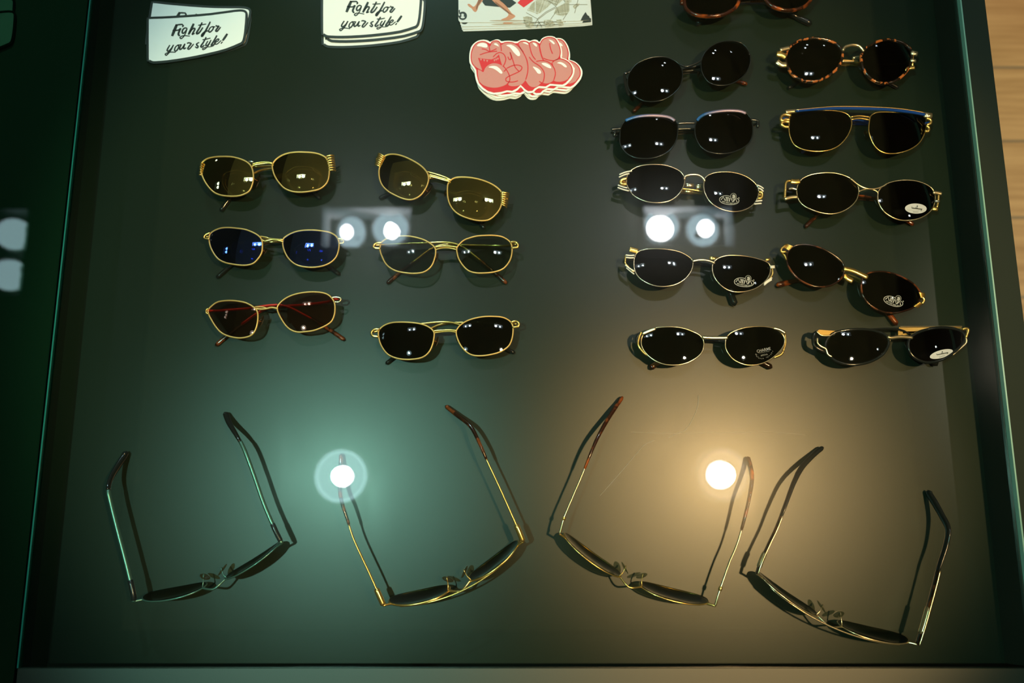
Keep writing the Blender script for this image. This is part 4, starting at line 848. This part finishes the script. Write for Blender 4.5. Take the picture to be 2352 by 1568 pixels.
style_card(lambda u, v: px('R', -196 + (u - 100) * 0.113, 12 + (v - 85) * 0.108), 0.0017, 'dim card in the left case, lower of the two at the left edge')
style_card(lambda u, v: px('R', -196 + (u - 100) * 0.112, 12 + (v - 85) * 0.108 - 38 + (u - 100) * 0.004), 0.0008, 'dim card in the left case, upper one tucked under its neighbour')

# ------------------------------------------------------------------ bubble lettering stickers
ST_OUT = [(150,600),(150,480),(180,350),(230,280),(310,225),(420,205),(500,225),(530,245),(580,225),(640,203),(700,205),(745,235),(800,230),(900,225),(1000,240),(1050,235),(1110,205),(1190,200),(1250,225),(1290,225),(1350,205),(1410,215),(1450,250),(1490,190),(1560,150),(1650,138),(1730,155),(1790,210),(1840,300),(1870,420),(1870,510),(1865,540),(1950,570),(2030,630),(2090,720),(2100,800),(2070,900),(2010,980),(1950,1040),(1880,1075),(1780,1070),(1650,1060),(1570,1110),(1450,1100),(1380,1140),(1330,1190),(1230,1195),(1160,1150),(1100,1080),(1050,1140),(950,1190),(850,1180),(750,1210),(600,1225),(480,1190),(380,1120),(300,1030),(270,950),(250,850),(245,780),(200,710),(160,650)]
PINK = [[(185,560),(195,430),(240,320),(310,260),(400,240),(470,260),(520,320),(535,300),(570,250),(640,228),(700,245),(730,300),(745,420),(800,480),(825,560),(810,640),(780,690),(700,700),(500,700),(360,780),(280,730),(215,660)],
 [(300,800),(310,940),(380,1030),(480,1080),(600,1100),(720,1085),(830,1040),(890,960),(890,870),(840,770),(760,700),(680,655),(590,645),(500,680),(440,740),(410,810),(360,780),(300,740)],
 [(740,300),(800,265),(900,255),(1000,285),(1080,350),(1150,450),(1210,570),(1235,700),(1230,830),(1200,940),(1130,1030),(1040,1065),(930,1070),(870,1040),(900,960),(890,870),(830,760),(790,690),(825,600),(810,510),(750,440)],
 [(1060,270),(1110,240),(1190,235),(1250,270),(1290,245),(1370,245),(1430,290),(1460,400),(1500,520),(1540,590),(1640,640),(1720,740),(1745,850),(1720,950),(1640,1010),(1560,1020),(1480,1010),(1420,1070),(1340,1090),(1260,1060),(1210,990),(1190,950),(1230,850),(1240,700),(1210,560),(1150,430),(1080,340)],
 [(1460,300),(1500,220),(1580,170),(1660,165),(1740,195),(1800,290),(1835,400),(1830,500),(1790,570),(1700,600),(1600,580),(1520,550),(1480,420)],
 [(1690,630),(1740,580),(1830,560),(1930,590),(2010,650),(2050,740),(2050,840),(2000,920),(1920,970),(1820,990),(1720,970),(1740,880),(1735,780)], [(1500,540),(1600,575),(1700,605),(1690,640),(1640,640),(1540,595)]]
MOUTH = [(310,545),(450,565),(560,575),(640,540),(700,480),(730,600),(760,690),(700,662),(600,645),(520,670),(460,720),(425,800),(400,800),(370,720)]
LINES = [[(360,775),(280,730),(210,660),(183,560),(192,430),(240,320),(310,260),(400,240),(470,260),(515,330),(530,430)],[(530,330),(570,252),(640,228),(700,245),(730,300),(745,420)],[(380,378),(450,390),(520,425),(590,405),(655,375)],[(345,490),(450,452),(560,432),(665,422)],
 [(590,530),(650,470),(720,445),(790,480),(825,560),(810,640),(785,690)],[(780,700),(840,770),(890,870),(900,960),(860,1030)],[(300,740),(300,850),(320,960)],[(745,300),(800,265),(900,257),(1000,285),(1080,350),(1150,450),(1210,570),(1235,700),(1228,830),(1195,950)],
 [(865,525),(885,570),(910,580),(928,540),(905,440),(960,600),(1000,720),(1070,795)],[(840,742),(950,690),(1060,680),(1125,720),(1095,785),(1000,835),(900,880),(830,925),(840,980),(950,995),(1052,970)],
 [(1150,440),(1080,340),(1058,275),(1110,240),(1190,237),(1250,270),(1270,330),(1290,420),(1325,510),(1378,578)],[(1262,275),(1310,245),(1380,250),(1435,295),(1460,410),(1490,520),(1525,590)],[(1260,530),(1330,615),(1450,695),(1520,780),(1542,870),(1510,1005),(1445,982)],
 [(1390,610),(1480,598),(1570,605),(1660,655),(1725,745),(1745,850),(1715,955)],[(1455,310),(1500,220),(1580,172),(1660,167),(1740,195),(1800,290),(1835,400),(1830,500),(1790,565),(1730,595),(1685,635)],[(1520,550),(1610,585),(1720,600)],[(1638,270),(1655,370),(1692,468)],
 [(1740,590),(1830,562),(1930,592),(2010,652),(2055,745),(2050,845),(1990,930)],[(790,800),(830,760)]]
SHINE = [[(290,325),(320,285),(380,268),(440,275),(478,300),(482,345),(440,355),(360,335)],[(600,292),(640,272),(680,300),(695,335),(660,320)],[(830,315),(920,300),(1020,360),(1080,440),(1090,500),(1045,512),(970,440),(900,350)],[(1135,262),(1190,255),(1235,280),(1240,305),(1190,285)],[(1320,268),(1370,272),(1402,310),(1400,338),(1370,325)],
 [(1620,208),(1690,228),(1735,280),(1710,292),(1670,255)],[(500,720),(570,695),(660,705),(735,770),(765,825),(730,838),(670,790),(590,742)],[(1485,648),(1560,640),(1640,680),(1672,735),(1630,735),(1545,695)],[(1325,708),(1400,730),(1470,785),(1475,835),(1420,835),(1380,780)],[(1775,640),(1840,622),(1920,660),(1960,715),(1920,718),(1850,665)]]
_c = at(*px('S', 1120, 680), 0)
def sticker_mesh():
    mb = MB(); z = 0.0; Pz = lambda q, k: at(*px('S', *q), 0) + Vector((0, 0, z + k))
    mb.prism(smooth([Pz(q, 0) for q in ST_OUT], 2, True), 0.0006, 'print_white', 'paper_edge')
    ins = offset2d(ST_OUT, -34)
    mb.poly([Pz(q, 0.00005) for q in ins], 'red_print')
    for p in PINK: mb.poly(smooth([Pz(q, 0.0001) for q in p], 2, True), 'pink')
    mb.poly([Pz(q, 0.00014) for q in MOUTH], 'red_print')
    mb.poly(smooth([Pz(q, 0.00015) for q in PINK[1]], 2, True), 'pink')
    for tx, ty in ((365,575),(425,590),(480,600),(615,590),(650,575),(680,560)): mb.poly([Pz(q, 0.00018) for q in ((tx-20,ty-18),(tx+20,ty-14),(tx,ty+28))], 'pink')
    for p in SHINE: mb.poly(smooth([Pz(q, 0.00020) for q in p], 2, True), 'paper')
    for p in LINES:
        s_ = smooth([Pz(q, 0.00024) for q in p], 3); mb.ribbon(s_, 19 / 8.11 * 0.00042, 'red_print')
    return mb
st0 = sticker_mesh().build('die_cut_sticker', smooth_shade=False)
st0.data.transform(Matrix.Translation(-_c))
STK = [(60, 95, 0.0006, -0.02, 'pink bubble letter sticker at the very bottom of the sticker stack'), (20, 55, 0.0013, 0.015, 'pink bubble letter sticker second from the bottom of the stack'), (85, 62, 0.0020, -0.015, 'pink bubble letter sticker in the middle of the stack, lower edge showing'),
       (148, 30, 0.0027, 0.0, 'pink bubble letter sticker under the top one, sticking out at the right'), (0, 0, 0.0034, 0.0, 'pink bubble letter sticker lying on top of the stack, fully in view')]
for i, (du, dv, z, rot, lab) in enumerate(STK):
    o = st0 if i == len(STK) - 1 else st0.copy()
    if o is not st0: COL.objects.link(o)
    p = at(*px('S', 1120 + du, 680 + dv), 0); o.location = (p.x, p.y, z); o.rotation_euler = (0, 0, rot)
    tag(o, lab, 'sticker', 'stacked bubble letter stickers')

# ------------------------------------------------------------------ flyers with the running legs
def inside(p, poly):
    c = False; n = len(poly)
    for i in range(n):
        a, b = poly[i], poly[i - 1]
        if (a[1] > p[1]) != (b[1] > p[1]) and p[0] < (b[0] - a[0]) * (p[1] - a[1]) / (b[1] - a[1]) + a[0]: c = not c
    return c
MAPS = [([(1212,190),(1300,75),(1420,-10),(1700,-30),(1950,-20),(1935,60),(1850,70),(1800,20),(1690,120),(1620,70),(1540,150),(1430,235),(1380,255),(1340,235)], 0.35), ([(1690,150),(1840,70),(1905,70),(1905,200),(1870,260),(1800,290),(1700,265),(1650,240)], 1.45), ([(1150,300),(1230,288),(1300,305),(1305,370),(1240,420),(1165,400)], 0.2), ([(1490,350),(1600,345),(1660,380),(1600,400),(1480,410)], 0.3), ([(1690,345),(1780,340),(1780,385),(1700,395)], 0.2), ([(1960,130),(2010,85),(2070,80),(2060,115),(1990,170)], 0.9)]
FLY = [(95,-720),(2180,-760),(2232,290),(2232,348),(2085,362),(1160,385),(120,388),(95,350)]
def flyer(z, du, dv, rot, label, printed=True):
    mb = MB(); ca, sa = math.cos(rot), math.sin(rot)
    def Pz(q, k):
        x, y = q[0] - 1160, q[1] + 100
        p = at(*px('T', 1160 + x * ca - y * sa + du, -100 + x * sa + y * ca + dv), 0); p.z = z + k; return p
    mb.prism([Pz(q, 0) for q in FLY], 0.00045, 'flyer_paper', 'paper_edge')
    if printed:
        mb.poly([Pz(q, 0.00005) for q in [(490,65),(530,115),(740,135),(935,150),(1042,70),(940,-5),(700,-160),(420,-120)]], 'ink')
        mb.poly([Pz(q, 0.00005) for q in [(1058,70),(1160,146),(1350,8),(1480,-120),(1300,-180)]], 'red_print')
        mb.poly([Pz(q, 0.00005) for q in [(2088,360),(2120,290),(2170,218),(2200,270),(2232,290),(2232,348)]], 'ink')
        mb.poly(smooth([Pz(q, 0.0001) for q in [(243,92),(278,88),(330,130),(362,122),(395,75),(425,0),(470,-120),(560,-110),(480,50),(425,120),(402,190),(372,220),(338,200),(310,160),(262,128)]], 2, True), 'skin')
        mb.poly(smooth([Pz(q, 0.00014) for q in [(425,20),(490,-60),(470,40),(420,115),(395,185),(380,150),(400,90)]], 2, True), 'skin_dark')
        mb.poly(smooth([Pz(q, 0.0001) for q in [(560,-100),(640,20),(690,70),(760,130),(850,190),(905,245),(908,275),(870,310),(785,345),(860,354),(940,347),(1018,302),(1015,272),(965,240),(895,145),(820,70),(750,10),(700,-100)]], 2, True), 'skin')
        mb.poly(smooth([Pz(q, 0.00014) for q in [(690,45),(780,110),(870,180),(940,240),(1000,280),(960,262),(900,235),(800,160),(720,100)]], 2, True), 'skin_dark')
        mb.poly([Pz((900 + 300 * math.cos(a), 362 + 12 * math.sin(a)), 0.00005) for a in [i * 0.3 for i in range(21)]], 'brown_print')
        for poly, ang in MAPS:
            mb.poly([Pz(q, 0.00005) for q in poly], 'map')
            cx_, cy_ = sum(q[0] for q in poly) / len(poly), sum(q[1] for q in poly) / len(poly)
            for d in (ang, ang + 1.57):
                for k in range(-16, 17):
                    run = []
                    for t in range(-40, 41):
                        q = (cx_ + math.cos(d) * t * 10 - math.sin(d) * k * 21, cy_ + math.sin(d) * t * 10 + math.cos(d) * k * 21)
                        if inside(q, poly): run.append(q)
                        elif len(run) > 1: mb.ribbon([Pz(run[0], 0.0001), Pz(run[-1], 0.0001)], random.choice((3, 4, 6)) / 7.127 * 0.00042, random.choice(('map_line', 'flyer_paper', 'map_line'))); run = []
                        else: run = []
                    if len(run) > 1: mb.ribbon([Pz(run[0], 0.0001), Pz(run[-1], 0.0001)], 4 / 7.127 * 0.00042, 'map_line')
        for uv in ([(1380,335),(1520,220),(1690,130)],[(1390,345),(1540,230),(1700,145)],[(1690,130),(1530,10),(1450,-60)],[(1690,120),(1760,-40)],[(1380,330),(1200,230)],[(1385,335),(1340,420)],[(1380,340),(1430,420)],[(1700,140),(1740,260)],[(1600,340),(1700,200)],[(1800,350),(1870,240)],[(1900,100),(2200,98)],[(2030,90),(2060,-40)],[(2030,100),(1990,240)],[(1840,70),(1780,-60)],[(1160,395),(1700,380)]):
            mb.ribbon([Pz(q, 0.00014) for q in uv], 9 / 7.127 * 0.00042, 'map_line')
        mb.ribbon([Pz((1350,-60), 0.00016), Pz((1348,250), 0.00016)], 12 / 7.127 * 0.00042, 'flyer_paper')
        circ = lambda x, y, r, k, n=20, ry=None: [Pz((x + r * math.cos(2 * math.pi * i / n), y + (ry or r) * math.sin(2 * math.pi * i / n)), k) for i in range(n)]
        mb.poly(circ(165, 282, 70, 0.00005), 'ink'); mb.poly(circ(163, 268, 22, 0.0001), 'flyer_paper'); mb.poly(circ(165, 305, 32, 0.0001, ry=18), 'flyer_paper')
        mb.poly([Pz(q, 0.00005) for q in [(97,190),(118,180),(122,230),(100,240)]], 'ink'); mb.poly(circ(110, 266, 13, 0.0001), 'flyer_paper')
    o = mb.build('flyer', smooth_shade=False); c = at(*px('T', 1160 + du, -100 + dv), 0)
    o.data.transform(Matrix.Translation(-Vector((c.x, c.y, z - 0.00045)))); o.location = (c.x, c.y, z - 0.00045)
    return tag(o, label, 'flyer', 'stacked runner flyers')
flyer(0.0005, 38, 98, -0.030, 'white flyer at the bottom of the flyer stack, lower edge peeking out', False)
flyer(0.0011, 30, 74, -0.024, 'white flyer second from the bottom of the flyer stack', False)
flyer(0.0017, 22, 46, -0.016, 'white flyer third from the bottom of the flyer stack, brown line on its edge')
flyer(0.0023, 0, 0, 0.0, 'flyer with running bare legs and a street map on top of the stack')

# ------------------------------------------------------------------ fibres and dust on the panel
def fibre(name, uv, z, r, mt, label):
    pts = smooth([at(*q, z) for q in uv], 6); c = pts[len(pts) // 2]
    o = MB().tube(pts, r, mt, seg=5).build(name); o.data.transform(Matrix.Translation(-c)); o.location = c
    return tag(o, label, 'fibre')
fibre('loose_thread', [(1604,908),(1603,930),(1592,960),(1576,985),(1560,994),(1535,1005)], 0.0004, 0.00016, 'thread', 'curved pale thread lying above the warm lamp reflection')
fibre('loose_thread', [(1504,1011),(1482,1020),(1465,1038),(1425,1085),(1378,1138)], 0.0004, 0.00014, 'thread', 'long straight pale thread inside the olive lens glasses')
fibre('loose_thread', [(1450,992),(1540,995),(1640,994),(1760,992),(1850,998)], 0.0003, 0.00008, 'thread', 'very fine level thread left of the warm lamp reflection')
